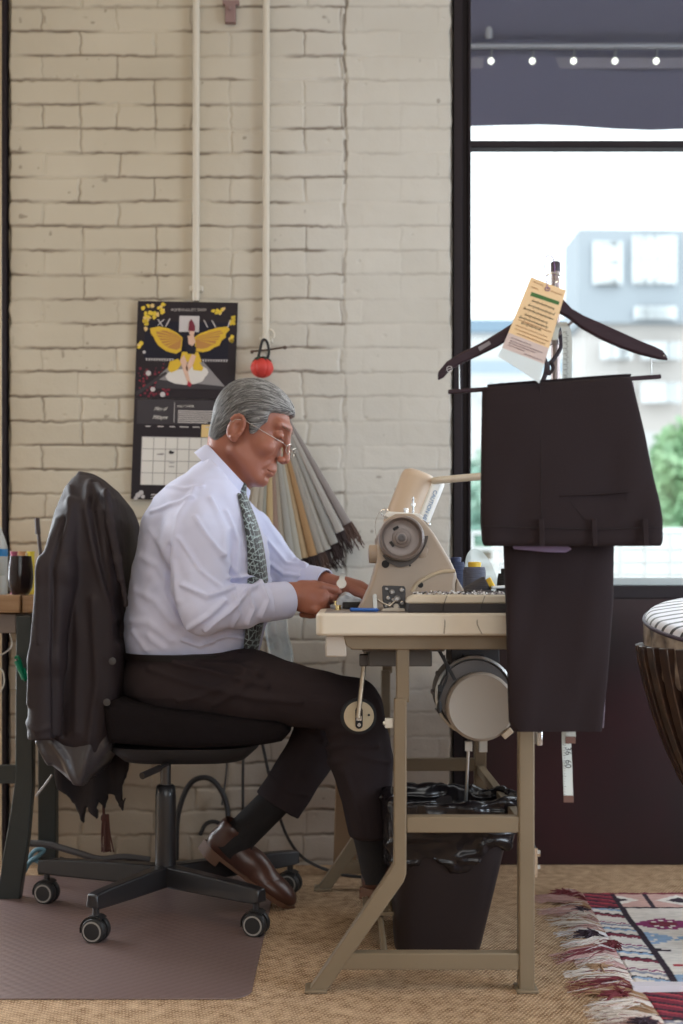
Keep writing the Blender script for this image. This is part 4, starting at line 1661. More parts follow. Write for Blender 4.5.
obj('cloth', nets(f_sf, (-.78, 3.24, .18), (-.54, 3.36, .44), .003), mat('scarf_cloth', (.017, .012, .013), .95), sf, angle=180)
m = MB()
for i in range(16):
    a = V(103 + i * .35, 814, 3.3 + .004 * math.sin(i * 2))
    m.tube(spline([a, a + Vector((rng.uniform(-.004, .006), rng.uniform(-.004, .004), -.05)), a + Vector((rng.uniform(-.008, .016), rng.uniform(-.008, .008), -.10))], 4), .0022, n=5)
m.ball(V(104, 818, 3.3), (.009, .009, .012), 8)
m.tube([V(103, 790, 3.3), V(104, 816, 3.3)], .004, n=6)
obj('tassel', m, mat('tassel_brown', (.085, .028, .02), .8), sf)

# ================================================================== chair mat
R = []
x0, x1, y0, y1, rr = -1.25, -.185, 2.53, 3.60, .05
out = [(x0, y0)] + [(x1 - rr + rr * math.sin(t), y0 + rr - rr * math.cos(t)) for t in np.linspace(0, PI / 2, 8)] + [(x1, y1), (x0, y1)]
mm = mat('chair_mat_vinyl', (0.165, 0.105, 0.098), 0.36, spec=.9, var=(1.6, (0.175, 0.12, 0.112), 1))
nt = mm.node_tree
N, L = nt.nodes, nt.links
tc = N.new('ShaderNodeTexCoord')
mp = N.new('ShaderNodeMapping'); mp.inputs['Rotation'].default_value = (0, 0, .785)
L.new(tc.outputs['Object'], mp.inputs[0])
vo = N.new('ShaderNodeTexVoronoi'); vo.inputs['Scale'].default_value = 48; vo.inputs['Randomness'].default_value = 0
L.new(mp.outputs[0], vo.inputs['Vector'])
bp = N.new('ShaderNodeBump'); bp.inputs['Strength'].default_value = .55; bp.inputs['Distance'].default_value = .002; bp.invert = True
L.new(vo.outputs['Distance'], bp.inputs['Height']); L.new(bp.outputs[0], N['Principled BSDF'].inputs['Normal'])
m = MB(); m.rings([[(x, y, z) for x, y in out] for z in (0.0005, .0035)])
obj('chair_mat', m, mm, bevel=.001, label='brownish translucent chair mat with a rounded corner under the office chair', cat='chair mat')
# ================================================================== sewing table
M_frame = mat('greige_enamel', (0.195, 0.145, 0.092), 0.45, spec=.35, var=(5, (0.225, 0.17, 0.11), 1))
M_top = mat('table_top_cream', (0.64, 0.57, 0.47), 0.45, var=(6, (0.58, 0.51, 0.415), 1))
M_topdark = mat('table_top_worn', (0.24, 0.20, 0.18), 0.4)
ZT = 0.783
st = thing('sewing_table', 'industrial sewing table with cream top on a beige tubular steel frame', 'table', (.2, 3.05, 0))
m = MB()
rr = .018
m.rings([[(x, y, z) for x, y in [(-.052 + rr - rr * math.cos(t), 2.54 + rr - rr * math.sin(t)) for t in np.linspace(0, PI / 2, 6)][::1] + [(.50, 2.54), (.50, 3.56), (-.052, 3.56)]] for z in (.737, .7825)])
obj('tabletop', m, M_top, st, bevel=.005)
m = MB(); m.bx(-.035, .495, 2.555, 3.55, ZT - .001, ZT)
obj('tabletop_laminate', m, M_topdark, st)
for Yf, nm in ((2.593, 'near'), (3.45, 'far')):
    fr = Yf / 2.593
    X = lambda x: (x - 341.5) * 2.593 / FPX
    Z = lambda y: CAMZ - (y - 585) * 2.593 / FPX
    t = .034
    fb = obj('frame', MB().bx(X(396), X(409), Yf - t / 2 + .004, Yf + t / 2 - .004, Z(702), .738), M_frame, st, bevel=.003)
    m = MB()
    pts = [(394, 698), (406.5, 698), (406.0, 872), (403.5, 880), (326, 990), (308, 990), (388, 872), (393.5, 862)]
    m.prism([(X(x), Z(y)) for x, y in pts], Yf - t / 2, Yf + t / 2)
    obj('leg', m, M_frame, fb, bevel=.003)
    m = MB()
    m.bx(X(518), X(533.5), Yf - t / 2, Yf + t / 2, .004, Z(702)); m.bx(X(520.5), X(531), Yf - t / 2 + .004, Yf + t / 2 - .004, Z(704), .738)
    obj('leg', m, M_frame, fb, bevel=.003)
    obj('crossbar', MB().bx(X(406.5), X(518), Yf - t / 2 + .002, Yf + t / 2 - .002, Z(831.5), Z(815.5)), M_frame, fb, bevel=.002)
    m = MB(); m.bx(X(338), X(518), Yf - t / 2 + .002, Yf + t / 2 - .002, Z(968), Z(951.5))
    obj('lower_bar', m, M_frame, fb, bevel=.002)
    for xa, xb in ((305, 327), (515, 537)):
        obj('foot', MB().bx(X(xa), X(xb), Yf - .028, Yf + .028, .0005, .007), M_frame, fb, bevel=.002)
    m = MB()
    R = []
    m.prism([(X(343), Z(634)), (X(536), Z(634)), (X(536), Z(649)), (X(352), Z(649)), (X(346), Z(645))], Yf - .02, Yf + .02)
    obj('rail', m, M_frame, fb, bevel=.002)
m = MB(); m.bx(.372, .392, 2.61, 3.43, .322, .345)
obj('stretcher', m, M_frame, st, bevel=.002)
# treadle with ribbed plate
m = MB(); m.bx(.05, .28, 2.88, 3.20, .078, .086)
for i in range(9):
    m.bx(.058 + i * .025, .064 + i * .025, 2.89, 3.19, .086, .090)
td = obj('treadle', m, M_frame, st, bevel=.001)
obj('treadle_bar', MB().cyl((.090, 2.60, .068), (.090, 3.44, .068), .007, n=12), M_frame, st)
# drawer box under the left edge
m = MB(); m.bx(-.033, .010, 2.575, 2.88, .692, .7365)
obj('drawer', m, mat('drawer_cream', (.50, .44, .38), .5), st, bevel=.003)
# bolts and a switch on the legs
m = MB()
for x, y in ((537, 853), (537, 868)):
    p = V(x, y, 2.6); m.cyl(p - Vector((.006, 0, 0)), p + Vector((.006, 0, 0)), .008, n=6)
m.box(V(535, 861, 2.6), (.006, .03, .06))
obj('leg_bracket', m, M_chrome, st)
m = MB(); m.box(V(539, 738, 2.6), (.014, .02, .03))
obj('catch', m, M_chrome, st, bevel=.003)
m = MB(); m.box(V(389, 723, 2.60), (.017, .016, .02)); m.cyl(V(386, 723, 2.6), V(383, 723, 2.6), .004, n=8)
obj('switch', m, mat('switch_white', (.75, .72, .66), .4), st, bevel=.002)

# ---- knee lifter
kl = thing('knee_lifter', 'round beige knee-lift pad on a steel rod hanging under the table', 'knee lifter', V(358, 736, 2.85))
m = MB(); m.tube([V(366, 652, 2.86), V(364, 664, 2.86), V(360, 700, 2.85), V(358, 718, 2.84)], .0055, n=12)
obj('rod', m, mat('brass_rod', (.42, .33, .24), .35, .9), kl)
m = MB(); m.box(V(365, 660, 2.86), (.026, .024, .028)); m.cyl(V(372, 655, 2.86), V(386, 655, 2.9), .009, n=10)
obj('clamp', m, mat('dark_steel', (.12, .11, .11), .4, .8), kl, bevel=.003)
c = V(358.5, 716, 2.862)
ax = Vector((.10, -1, .02)).normalized()
m = MB(); m.lathe([(.030, -.012), (.040, -.010), (.0415, -.004), (.0415, .006), (.0385, .008)], c, ax, 40)
obj('pad_rim', m, M_black, kl)
m = MB(); m.lathe([(.0345, .004), (.0345, .0088), (.033, .0095), (.0, .0095)], c, ax, 40)
pd = obj('pad', m, mat('pad_beige', (.58, .47, .31), .55), kl)
m = MB(); m.cyl(c + ax * .0096 + Vector((0, 0, .014)), c + ax * .011 + Vector((0, 0, .014)), .008, n=16); m.box(c + ax * .0102 + Vector((0, 0, -.002)), (.017, .002, .034), rotm(0, 0, .1)); m.cyl(c + ax * .0096 + Vector((0, 0, -.02)), c + ax * .011 + Vector((0, 0, -.02)), .0085, n=16)
obj('slot', m, M_black, kl)
m = MB(); m.box(c + ax * .0125 + Vector((0, 0, -.004)), (.012, .004, .011)); m.cyl(c + ax * .011 + Vector((0, 0, -.019)), c + ax * .015 + Vector((0, 0, -.019)), .0045, n=12)
obj('bolt', m, M_chrome, kl)
for sx in (-1, 1):
    m = MB()
    q = c + ax * .0093 + Vector((.0225 * sx, 0, .003)); m.cyl(q, q + ax * .0008, .0028, n=10)
    obj('hole', m, M_black, kl)

# ---- clutch motor under the table
mo = thing('sewing_motor', 'round clutch motor with a pale drum cover bolted under the table', 'motor', V(478, 700, 2.85))
cm = V(481, 707, 2.76)
m = MB(); m.lathe([(.060, -.035), (.0735, -.032), (.0765, -.028), (.0765, -.004), (.073, 0.0), (.070, .0015), (.068, .0005), (0, .0005)], cm, (0, -1, 0), 56)
obj('drum_cover', m, mat('drum_beige', (.29, .235, .185), .5), mo)
cb = V(475, 696, 2.80)
m = MB(); m.lathe([(.05, -.22), (.075, -.20), (.084, -.17), (.086, -.05), (.083, -.012), (.085, -.006), (.080, .0), (.06, .001)], cb, (0, -1, 0), 48)
for i in range(12):
    a = i * PI / 6
    q = cb + Vector((math.cos(a) * .086, .08, math.sin(a) * .086)); m.box(q, (.008, .11, .008), rotm(0, -a, 0))
obj('housing', m, mat('motor_grey', (.13, .115, .11), .4, .5), mo)
m = MB(); m.lathe([(.0845, -.012), (.090, -.010), (.090, .002), (.0845, .004), (.082, .002)], cb, (0, -1, 0), 56, cap=False)
obj('chrome_ring', m, M_steel, mo)
m = MB(); m.bx(cb.x - .05, cb.x + .06, 2.84, 2.98, cb.z + .07, .737); m.box((cb.x, 2.83, cb.z + .078), (.05, .04, .025))
obj('belt', MB().beam(V(439, 650, 2.74), V(455, 680, 2.74), .007, .012), M_black, mo)
obj('mount', m, mat('bracket_dark', (.035, .03, .03), .5), mo, bevel=.002)
m = MB(); m.tube(spline([V(444, 655, 2.76), V(447, 675, 2.76), V(442, 690, 2.76), V(439, 700, 2.76)]), .0025, n=8); m.ball(V(439.5, 707, 2.76), (.0058, .0058, .015), 8); m.box(V(440, 688, 2.76), (.009, .008, .014))
obj('pull_switch', m, M_black, mo)
m = MB(); m.cyl(V(468.5, 745, 2.84), V(466, 800, 2.86), .004, n=8); m.cyl(V(466, 800, 2.86), (.17 + .1, 2.9, .10), .004, n=8); m.box(V(468.5, 746, 2.84), (.016, .016, .022)); m.box(V(483, 746, 2.84), (.018, .018, .026))
obj('pull_rod', m, M_steel, mo)
m = MB(); m.box(cm + Vector((.058, -.002, -.058)), (.026, .008, .014), rotm(0, -.7, 0))
obj('cover_catch', m, mat('tan_plastic', (.48, .36, .25), .5), mo, bevel=.002)

# ---- machine: oil pan below, head above
sm = thing('sewing_machine', 'beige industrial sewing machine with a round handwheel set on the table', 'sewing machine', (.165, 2.9, ZT))
MY = 2.72
M_mach = mat('machine_enamel', (0.40, 0.315, 0.245), 0.38, var=(10, (0.36, 0.28, 0.215), 1))
prof = [(357, 611), (363, 600), (371, 582), (376.5, 562), (378, 545), (380, 530), (386, 519), (396, 513.5), (414, 513.5), (424, 521), (434, 533), (443, 548), (452, 563), (457.5, 575), (455.5, 584), (455, 611)]
m = MB(); m.pprism(prof, MY, .115)
obj('pillar', m, M_mach, sm, bevel=.008, seg=3)
m = MB()
X = lambda x: W(x, 0, MY)[0]
Z = lambda y: W(0, y, MY)[2]
m.prism([(X(362), ZT), (X(456), ZT), (X(456), ZT + .02), (X(362), ZT + .02)], MY + .02, 3.34)
obj('bed', m, M_mach, sm, bevel=.003)
# horizontal arm and needle head at the far end
m = MB(); m.prism([(X(384), Z(560)), (X(381), Z(530)), (X(390), Z(517)), (X(416), Z(517)), (X(430), Z(533)), (X(436), Z(560))], MY + .10, 3.20)
obj('arm', m, M_mach, sm, bevel=.006)
m = MB(); m.prism([(X(384), Z(590)), (X(381), Z(530)), (X(390), Z(519)), (X(412), Z(519)), (X(420), Z(533)), (X(420), Z(590))], 3.18, 3.27)
hh = obj('needle_head', m, M_mach, sm, bevel=.005)
m = MB(); m.cyl((X(400), 3.24, Z(592)), (X(400), 3.24, ZT + .022), .003, n=8); m.box((X(400), 3.24, ZT + .026), (.02, .03, .006)); m.cyl((X(404), 3.24, Z(592)), (X(404), 3.24, ZT + .026), .0035, n=8)
obj('needle_bar', m, M_chrome, hh)
# handwheel
hc = V(401, 538.5, MY - .004)
m = MB(); m.lathe([(.03, -.004), (.0475, -.002), (.0490, .006), (.0475, .012), (.0490, .018), (.0490, .030), (.0475, .034), (.0440, .036), (.0410, .033), (.0385, .026), (.030, .024), (.0205, .025), (.0195, .027), (.0135, .028), (.0125, .034), (.0085, .0345), (.008, .030), (0, .030)], hc, (0, -1, 0), 64)
hw = obj('handwheel', m, mat('handwheel_grey', (.20, .165, .155), .36, .3), sm, angle=30)
m = MB()
for a in (2.1, 3.7):
    q = hc + Vector((math.cos(a) * .0245, -.0262, math.sin(a) * .0245)); m.box(q, (.013, .0012, .006), rotm(0, -a + PI / 2, 0))
obj('slot', m, M_black, hw, bevel=.001)
m = MB(); m.lathe([(.0085, .030), (.0085, .0352), (.0045, .0356), (.0045, .031), (0, .031)], hc, (0, -1, 0), 24)
obj('hub', m, mat('dark_steel2', (.08, .07, .07), .35, .7), hw)
m = MB()
R = [[hc + Vector((math.cos(t) * r_, yy, math.sin(t) * r_)) for r_, yy in ((.0505, -.002), (.058 + .004 * math.sin(t * 3), -.002), (.058 + .004 * math.sin(t * 3), -.006), (.0505, -.006))] for t in np.linspace(-2.4, .1, 24)]
m.rings(R)
obj('wheel_guard', m, mat('guard_dark', (.07, .055, .05), .5), sm)
m = MB(); m.lathe([(.008, -.012), (.0195, -.010), (.0205, -.006), (.0205, .006), (.0195, .010), (.008, .012)], V(373.5, 554, MY + .03), (1, 0, 0), 24)
obj('side_knob', m, M_mach, sm)
for x, y, r_ in ((385.5, 564, .0085), (420.5, 585, .0062), (410, 565.5, .0022)):
    m = MB(); p = V(x, y, MY - .0005); m.lathe([(r_, -.004), (r_, .0012), (r_ * .8, .0016), (0, .0008)], p, (0, -1, 0), 24)
    obj('plug', m, M_black, sm)
m = MB(); m.ball(V(423, 552, MY - .001), (.010, .004, .014), 12, rotm(0, .5, 0))
obj('boss', m, M_mach, sm)
m = MB(); m.tube(spline([V(412, 592, MY), V(418, 583, MY), V(430, 576, MY), V(443, 571.5, MY), V(455, 571, MY)], 6), .0042, n=10)
obj('cast_rib', m, mat('machine_rib', (.50, .40, .28), .4), sm)
m = MB(); m.pprism([(456, 576), (464, 590), (470, 611), (455, 611)], MY + .03, .06)
obj('side_wedge', m, M_mach, sm, bevel=.004)
# open mechanism plate
pl = obj('mechanism_plate', MB().pprism([(382, 587), (383.5, 585.5), (404, 586), (405.5, 588), (405.5, 609), (403, 611), (386, 611), (383, 606)], MY - .002, .002), mat('plate_dark', (.035, .03, .032), .4), sm, bevel=.001)
for (x, y, r_) in ((386.5, 589, .0035), (392, 592, .0058), (401.5, 590, .0050), (388, 598, .0045), (397, 599, .0075), (402, 603, .0045), (390, 605, .0055), (398, 607, .004), (393, 600, .0035), (386, 606, .003)):
    m = MB(); m.lathe([(r_, 0), (r_, .004), (r_ * .7, .0048), (r_ * .6, .003), (r_ * .3, .003), (r_ * .3, .0055), (0, .0055)], V(x, y, MY - .002), (0, -1, 0), 16)
    obj('gear', m, mat('gear_steel', (.30, .28, .27), .3, .9), pl)
m = MB(); m.tube([V(377, 599, MY - .006), V(383, 603, MY - .01), V(390, 606, MY - .012), V(396, 600, MY - .01)], .0016, n=6)
m.beam(V(374.5, 595, MY - .006), V(375.5, 609, MY - .006), .0085, .004); m.cyl(V(375, 596, MY - .012), V(375, 596, MY - .002), .0045, n=12)
obj('lever', m, M_steel, sm)
m = MB(); m.pprism([(381, 611), (383, 609), (392, 607.5), (404, 608.5), (407, 611)], MY - .01, .006); m.cyl(V(396, 606, MY - .008), V(396, 606, MY - .003), .0055, n=12)
obj('latch', m, mat('latch_white', (.66, .60, .52), .4), sm)
# chrome and thread guides on the crown
m = MB(); m.prism([(X(384), Z(515)), (X(388), Z(511)), (X(420), Z(513)), (X(424), Z(517)), (X(420), Z(519)), (X(388), Z(518))], MY + .01, MY + .09)
obj('crown_plate', m, mat('crown_white', (.72, .70, .66), .3), sm, bevel=.003)
m = MB(); m.cyl(V(413, 513, MY + .04), V(413, 497, MY + .04), .0022, n=8); m.cyl(V(411, 499, MY + .04), V(415, 499, MY + .04), .0018, n=8); m.cyl(V(413, 506, MY + .04), V(413, 503, MY + .04), .005, n=12); m.cyl(V(406, 513, MY + .05), V(406, 508, MY + .05), .005, n=12)
m.cyl(V(422, 520, MY + .03), V(428, 524, MY + .03), .003, n=8); m.ball(V(428.5, 524.5, MY + .03), .005, 8)
obj('thread_post', m, M_chrome, sm)
m = MB(); m.tube(spline([V(376, 536, MY + .05), V(375, 525, MY + .05), V(378, 514, MY + .05), V(384, 510, MY + .05), V(390, 514, MY + .05)], 6), .0011, n=6)
m.tube([V(385, 512 + 0, MY + .03) + Vector((math.cos(t) * .008, .003 * t, math.sin(t) * .008)) for t in np.linspace(0, 12, 40)], .001, n=5)
obj('thread_guide', m, M_chrome, sm)
m = MB(); m.bx(.045, .225, 2.72, 3.18, .695, .736); m.bx(.06, .20, 2.76, 3.1, .66, .695)
m.bx(.02, .05, 2.70, 2.74, .70, .736)
for i in range(6):
    m.cyl((.05 + i * .034, 2.715, .705), (.05 + i * .034, 2.705, .705), .008, n=10)
obj('oil_pan', m, mat('pan_grey', (.12, .11, .105), .45, .4), sm, bevel=.003)

# ---- task lamp
lm = thing('task_lamp', 'beige lamp with a tubular shade on a long arm above the machine', 'lamp', V(556, 600, 2.62))
LY = 2.95
a, b = V(420, 477, LY), V(400, 528, LY)
u, v, d = frame_of(b - a)
m = MB(); m.lathe([(.006, -.013), (.028, -.011), (.040, -.004), (.0435, .006), (.0435, .128), (.041, .128), (.041, .012)], a, b - a + Vector((0, .0, 0)), 40)
m.cur = 0
sh = obj('lamp_shade', m, mat('shade_beige', (.56, .43, .32), .42), lm, angle=50)
m = MB()
pX = Vector((math.cos(.36), 0, math.sin(.36) * -0))
q0, q1 = V(436, 487, LY - .02), V(420, 527, LY - .02)
dd = (q1 - q0).normalized(); uu = Vector((0, 1, 0)); rr_ = dd.cross(uu)
m.beam(q0 - dd * .018, q1, .034, .030)
ref = obj('reflector', m, mat('reflector_white', (.80, .80, .77), .3), lm, bevel=.010, seg=3)
tl = text('sticker_text', 'CAUTION 60W', .0125, q0 + dd * .004 + Vector((-.004, -.0165, -.004)), mat('sticker_blue', (.10, .22, .42), .6), lm, rot=(PI / 2, 0, 0), align='LEFT')
tl.rotation_euler = (PI / 2, math.atan2(-dd.z, dd.x), 0)
m = MB(); m.tube([V(428, 482, LY - .01), V(440, 480, 2.90), V(555, 470, 2.635)], .0085, n=14); m.cyl(V(427, 482.5, LY - .012), V(431, 482, LY - .01), .0115, n=16)
obj('lamp_arm', m, mat('arm_cream', (.60, .53, .43), .45), lm)
m = MB(); m.box(V(556, 470, 2.62), (.03, .03, .03))
obj('arm_clamp', m, M_black, lm, bevel=.004)

# ---- upright pole for thread and hanging
po = thing('stand_pole', 'slim metal upright with a dark cap, fixed at the table corner', 'pole', V(555.5, 611, 2.62))
p0 = V(555.5, 270, 2.62)
m = MB(); m.cyl((p0.x, 2.62, ZT), p0, .0093, n=20)
obj('tube', m, mat('pole_metal', (.30, .24, .23), .35, .7), po)
m = MB(); m.lathe([(.0100, 0), (.0103, .002), (.0103, .018), (.008, .021), (0, .022)], p0 - Vector((0, 0, .004)), (0, 0, 1), 20)
obj('cap', m, mat('cap_dark', (.05, .035, .05), .5), po)
m = MB(); m.lathe([(.03, 0), (.03, .005), (.013, .010), (.011, .03), (.0095, .03)], (p0.x, 2.62, ZT), (0, 0, 1), 24)
obj('base_flange', m, M_steel, po)
m = MB(); m.tube(spline([(p0.x, 2.62, W(0, 300, 2.62)[2]), (p0.x - .012, 2.53, W(0, 296, 2.53)[2]), (.4165, 2.455, W(0, 287, 2.452)[2]), (.4150, 2.440, W(0, 281, 2.44)[2])], 6), .004, n=8)
m.cyl((p0.x, 2.62, W(0, 345, 2.62)[2]), (p0.x, 2.62, W(0, 330, 2.62)[2]), .013, n=16)
m.tube([(p0.x, 2.62, W(0, 338, 2.62)[2]), (p0.x + .012, 2.50, W(0, 322, 2.50)[2])], .003, n=8)
obj('peg', m, mat('peg_metal', (.3, .26, .26), .4, .8), po)

# ================================================================== things on the table
pt = thing('pin_block', 'long cream padded block with dark base, strewn with thread snips', 'pin cushion', (.24, 2.6, ZT))
bx0, bx1 = W(407, 0, 2.6)[0], .42
m = MB(); m.prism([(bx0, ZT), (bx1, ZT), (bx1, ZT + .019), (bx0 + .002, ZT + .019)], 2.57, 2.70)
obj('base', m, mat('block_dark', (.035, .028, .028), .7), pt, bevel=.002)
m = MB(); m.prism([(bx0 - .001, ZT + .019), (bx1, ZT + .019), (bx1, ZT + .036), (bx0 + .018, ZT + .037), (bx0 + .006, ZT + .032)], 2.568, 2.702)
obj('pad', m, mat('block_cream', (.60, .53, .43), .7), pt, bevel=.004)
m = MB()
for i in range(260):
    p = Vector((rng.uniform(bx0 + .015, bx1), rng.uniform(2.575, 2.70), ZT + .0385 + rng.uniform(0, .004)))
    q = p + Vector((rng.normal() * .006, rng.normal() * .006, rng.normal() * .002))
    m.cur = int(rng.integers(3))
    m.cyl(p, q, .0011, n=4)
obj('thread_snips', m, [mat('snip_white', (.8, .8, .82), .6), M_black, mat('snip_grey', (.3, .28, .32), .6)], pt, kind='stuff')
m = MB()
for x, e in ((443, 0), (481, 6)):
    m.tube(spline([V(x + 4, 596, 2.565), V(x + 1, 604, 2.566), V(x, 612, 2.564), V(x - e + 2, 622, 2.536), V(x + 1, 634, 2.536)], 5), .0006, n=4)
obj('loose_thread', m, M_black, pt)


def cone(name, label, base, axis, h, r0, r1, col, capcol, group='thread cones on the table'):
    c = thing(name, label, 'thread', base, group)
    m = MB(); m.lathe([(r0 * .9, 0), (r0, .003), (r0 * .99, h * .1), (r1, h * .92), (r1 * .9, h)], base, axis, 28)
    th = mat('thread_' + name + str(round(col[2] * 999)), col, .75, bump=(30, .6, 2, (1, 1, 14)))
    obj('thread_wrap', m, th, c)
    m = MB(); d = Vector(axis).normalized(); p = Vector(base) + d * h
    m.lathe([(r1 * .55, -.002), (r1 * .60, .010), (r1 * .5, .012), (r1 * .3, .012), (r1 * .28, .0)], p, axis, 24)
    obj('spool_end', m, capcol, c)
    return c


M_yel = mat('spool_yellow', (.75, .48, .04), .4)
cone('thread_cone', 'upright slate-grey thread cone with a yellow top', Vector(V(474.5, 609, 2.92)), (0, 0, 1), .098, .027, .0265, (.085, .09, .125), M_yel)
cone('thread_cone', 'charcoal thread cone lying tilted, its yellow end to the right', V(462, 598, 2.80), (.86, -.12, .45), .066, .019, .022, (.04, .035, .04), M_yel)
cone('thread_cone', 'navy thread cone behind the machine body', V(456, 605, 3.05), (0, 0, 1), .105, .026, .022, (.022, .03, .07), mat('spool_navy', (.03, .04, .1), .5))
cone('thread_cone', 'black thread cone half hidden by the hanging trousers', V(503, 609, 2.9), (.05, 0, 1), .082, .02, .016, (.012, .011, .012), M_black)
m = MB(); m.box(V(484, 594, 2.76), (.075, .05, .016), rotm(0, .05, .2))
obj('felt_pad', m, mat('felt_dark', (.06, .05, .05), .9), bevel=.004, label='small dark felt block behind the padded pin block', cat='felt pad')
m = MB(); m.box(V(499, 587, 2.78), (.035, .03, .006), rotm(0, -.05, 0))
obj('chalk', m, mat('chalk_white', (.82, .84, .85), .6), bevel=.002, label='flat white tailor\'s chalk on the dark felt block', cat='chalk')
# clear plastic disc leaning behind the cones
m = MB()
R = []
for t in np.linspace(0, 2 * PI, 49)[:-1]:
    R.append([Vector((W(482, 0, 3.12)[0] + .042 * math.cos(t) * 1.0 + 0, 3.12 + .02 * math.sin(t), ZT + .072 + .070 * math.sin(t) - .03 * math.cos(t))) + o for o in (Vector((0, -.001, 0)), Vector((0, .001, 0)))])
vsr = [r[0] for r in R]; vsb = [r[1] for r in R]
m.rings([vsr, vsb])
pm = mat('clear_plastic', (.72, .80, .80), .25, alpha=.45)
obj('plastic_disc', m, pm, label='clear plastic disc propped up behind the thread cones', cat='disc')

# blue pen, bobbin, sewing gauge, cloth being sewn
m = MB(); a, b = V(352, 611.5, 2.66), V(377, 611.3, 2.62)
a.z = b.z = ZT + .0045
m.cyl(a, b, .004, n=12); m.cyl(b, b + (b - a).normalized() * .006, .0025, .0008, n=10)
bp_ = thing('pen', 'blue pen lying on the near edge of the sewing table', 'pen', a)
obj('barrel', m, mat('pen_blue', (.03, .14, .52), .35), bp_)
m = MB(); m.cyl(a - (b - a).normalized() * .003, a, .0043, n=12)
obj('plug', m, mat('pen_cap', (.02, .06, .25), .4), bp_)
m = MB(); p = V(338, 600, 2.86); p.z = ZT
m.lathe([(.0085, 0), (.0085, .0012), (.003, .0014), (.003, .0098), (.0085, .010), (.0085, .0112), (0, .0112)], p, (0, 0, 1), 20); m.lathe([(.0068, .0014), (.0068, .0098)], p, (0, 0, 1), 20)
p2 = p + Vector((-.006, .004, .0114)); m.lathe([(.006, 0), (.006, .001), (.0025, .001), (.0025, .008), (.006, .008), (.006, .009)], p2, (0, 0, 1), 16)
obj('bobbin', m, mat('brass', (.75, .60, .30), .25, 1.0), label='small brass bobbin by the man\'s fingertips', cat='bobbin')
m = MB(); p = V(353, 607, 2.95); m.box((p.x, 2.95, ZT + .009), (.048, .03, .016), rotm(0, 0, .1))
obj('sewing_gauge', m, M_black, bevel=.003, label='flat black rubber block beside the machine bed', cat='block')


def f_cl(P):
    poly = pw([(331, 607), (335, 602), (339, 597), (346, 593.5), (354, 597), (361, 600), (365, 603), (363, 607), (346, 608), (338, 609)], 3.0)
    pl = s_poly(P[..., 0], P[..., 2] + .004 * np.sin(P[..., 1] * 40), poly)
    return smax(pl, np.abs(P[..., 1] - 3.06) - .07, .006)


cl = displace(f_cl, nets(f_cl, (-.04, 2.95, .77), (.07, 3.16, .87), .002), lambda P: .003 * vnoise(P, (60, 14, 60), 99))
obj('cloth_piece', cl, mat('silver_cloth', (.46, .48, .52), .45, var=(30, (.13, .15, .17), 1)), angle=180, label='crumpled silvery-grey cloth being sewn between the man\'s hands', cat='cloth')

# ================================================================== waste bin under the table
BY, bxc = 2.92, W(436, 0, 2.92)[0]
bn = thing('waste_bin', 'black plastic waste bin standing inside the table frame', 'bin', (bxc, BY, 0))
R = []
lean = .10
for z, a, b in ((.004, .098, .085), (.02, .101, .088), (.28, .136, .114), (.327, .146, .120), (.335, .150, .124), (.327, .142, .116), (.06, .10, .085)):
    R.append([(bxc + z * lean + a * math.copysign(abs(math.cos(t)) ** .45, math.cos(t)), BY + b * math.copysign(abs(math.sin(t)) ** .45, math.sin(t)), z) for t in np.linspace(0, 2 * PI, 57)[:-1]])
obj('bin_body', MB().rings(R), mat('bin_plastic', (.018, .0115, .0120), .45, spec=.3), bn, angle=50)


def f_bag(P):
    z = P[..., 2]
    wb = np.interp(z, [.19, .25, .315, .355, .38], [.130, .142, .156, .155, .13])
    wy = wb * .84
    cx = bxc + z * lean
    q = ((np.abs((P[..., 0] - cx) / wb) ** 4 + np.abs((P[..., 1] - BY) / wy) ** 4) ** .25 - 1) * .12
    ed = .205 + .02 * np.sin(P[..., 0] * 40) + .03 * sstep(cx - .02, cx + .14, P[..., 0])
    d = np.maximum(q, np.maximum(z - .350 - .010 * vnoise(P, (26, 26, 1), 101), ed - z))
    wi = wb - .018
    qi = ((np.abs((P[..., 0] - cx) / wi) ** 4 + np.abs((P[..., 1] - BY) / (wi * .84)) ** 4) ** .25 - 1) * .12
    qi = np.maximum(qi, .30 - z)
    return smax(d, -qi, .006)


bg_ = displace(f_bag, nets(f_bag, (bxc - .16, BY - .16, .17), (bxc + .21, BY + .16, .43), .0035),
               lambda P: .008 * vnoise(P, (24, 24, 12), 102) + .0022 * vnoise(P, (70, 70, 36), 103) + .007 * fold(P, (14, 14, 44), 104) ** 4)
obj('bin_bag', bg_, mat('bin_bag_film', (.010, .0075, .009), .24), angle=180, label='shiny black bin liner bulging over the rim of the waste bin', cat='bin bag')
# ================================================================== hanger, trousers, tag, tape
HYp = 2.452
M_wood = mat('dark_wood', (0.022, 0.009, 0.015), 0.5, spec=.25, var=(20, (0.032, 0.014, 0.021), 1, (1, 1, 8)))
hg = thing('coat_hanger', 'dark wooden coat hanger hooked on the metal upright', 'hanger', V(553, 375, HYp))
up_ = [(438, 372), (447, 361), (460, 353), (480, 343), (500, 331), (517, 320), (532, 308), (542, 297), (549, 291), (556, 291), (563, 298), (572, 308), (584, 315), (600, 322), (620, 331), (640, 340), (655, 346), (663, 350), (667, 355)]
lo_ = [(669, 360), (660, 359), (640, 354), (620, 347), (600, 338), (582, 328), (568, 317), (560, 313), (548, 313), (536, 321), (520, 332), (500, 345), (480, 355), (462, 363), (450, 370), (444, 377), (438, 380)]
m = MB(); m.pprism(up_ + lo_, HYp - .006, .013)
obj('wooden_arms', m, M_wood, hg, bevel=.004, seg=3)
bar0, bar1 = V(448, 392, HYp), V(661, 376.5, HYp)
m = MB(); m.beam(bar0, bar1, .0085, .0085)
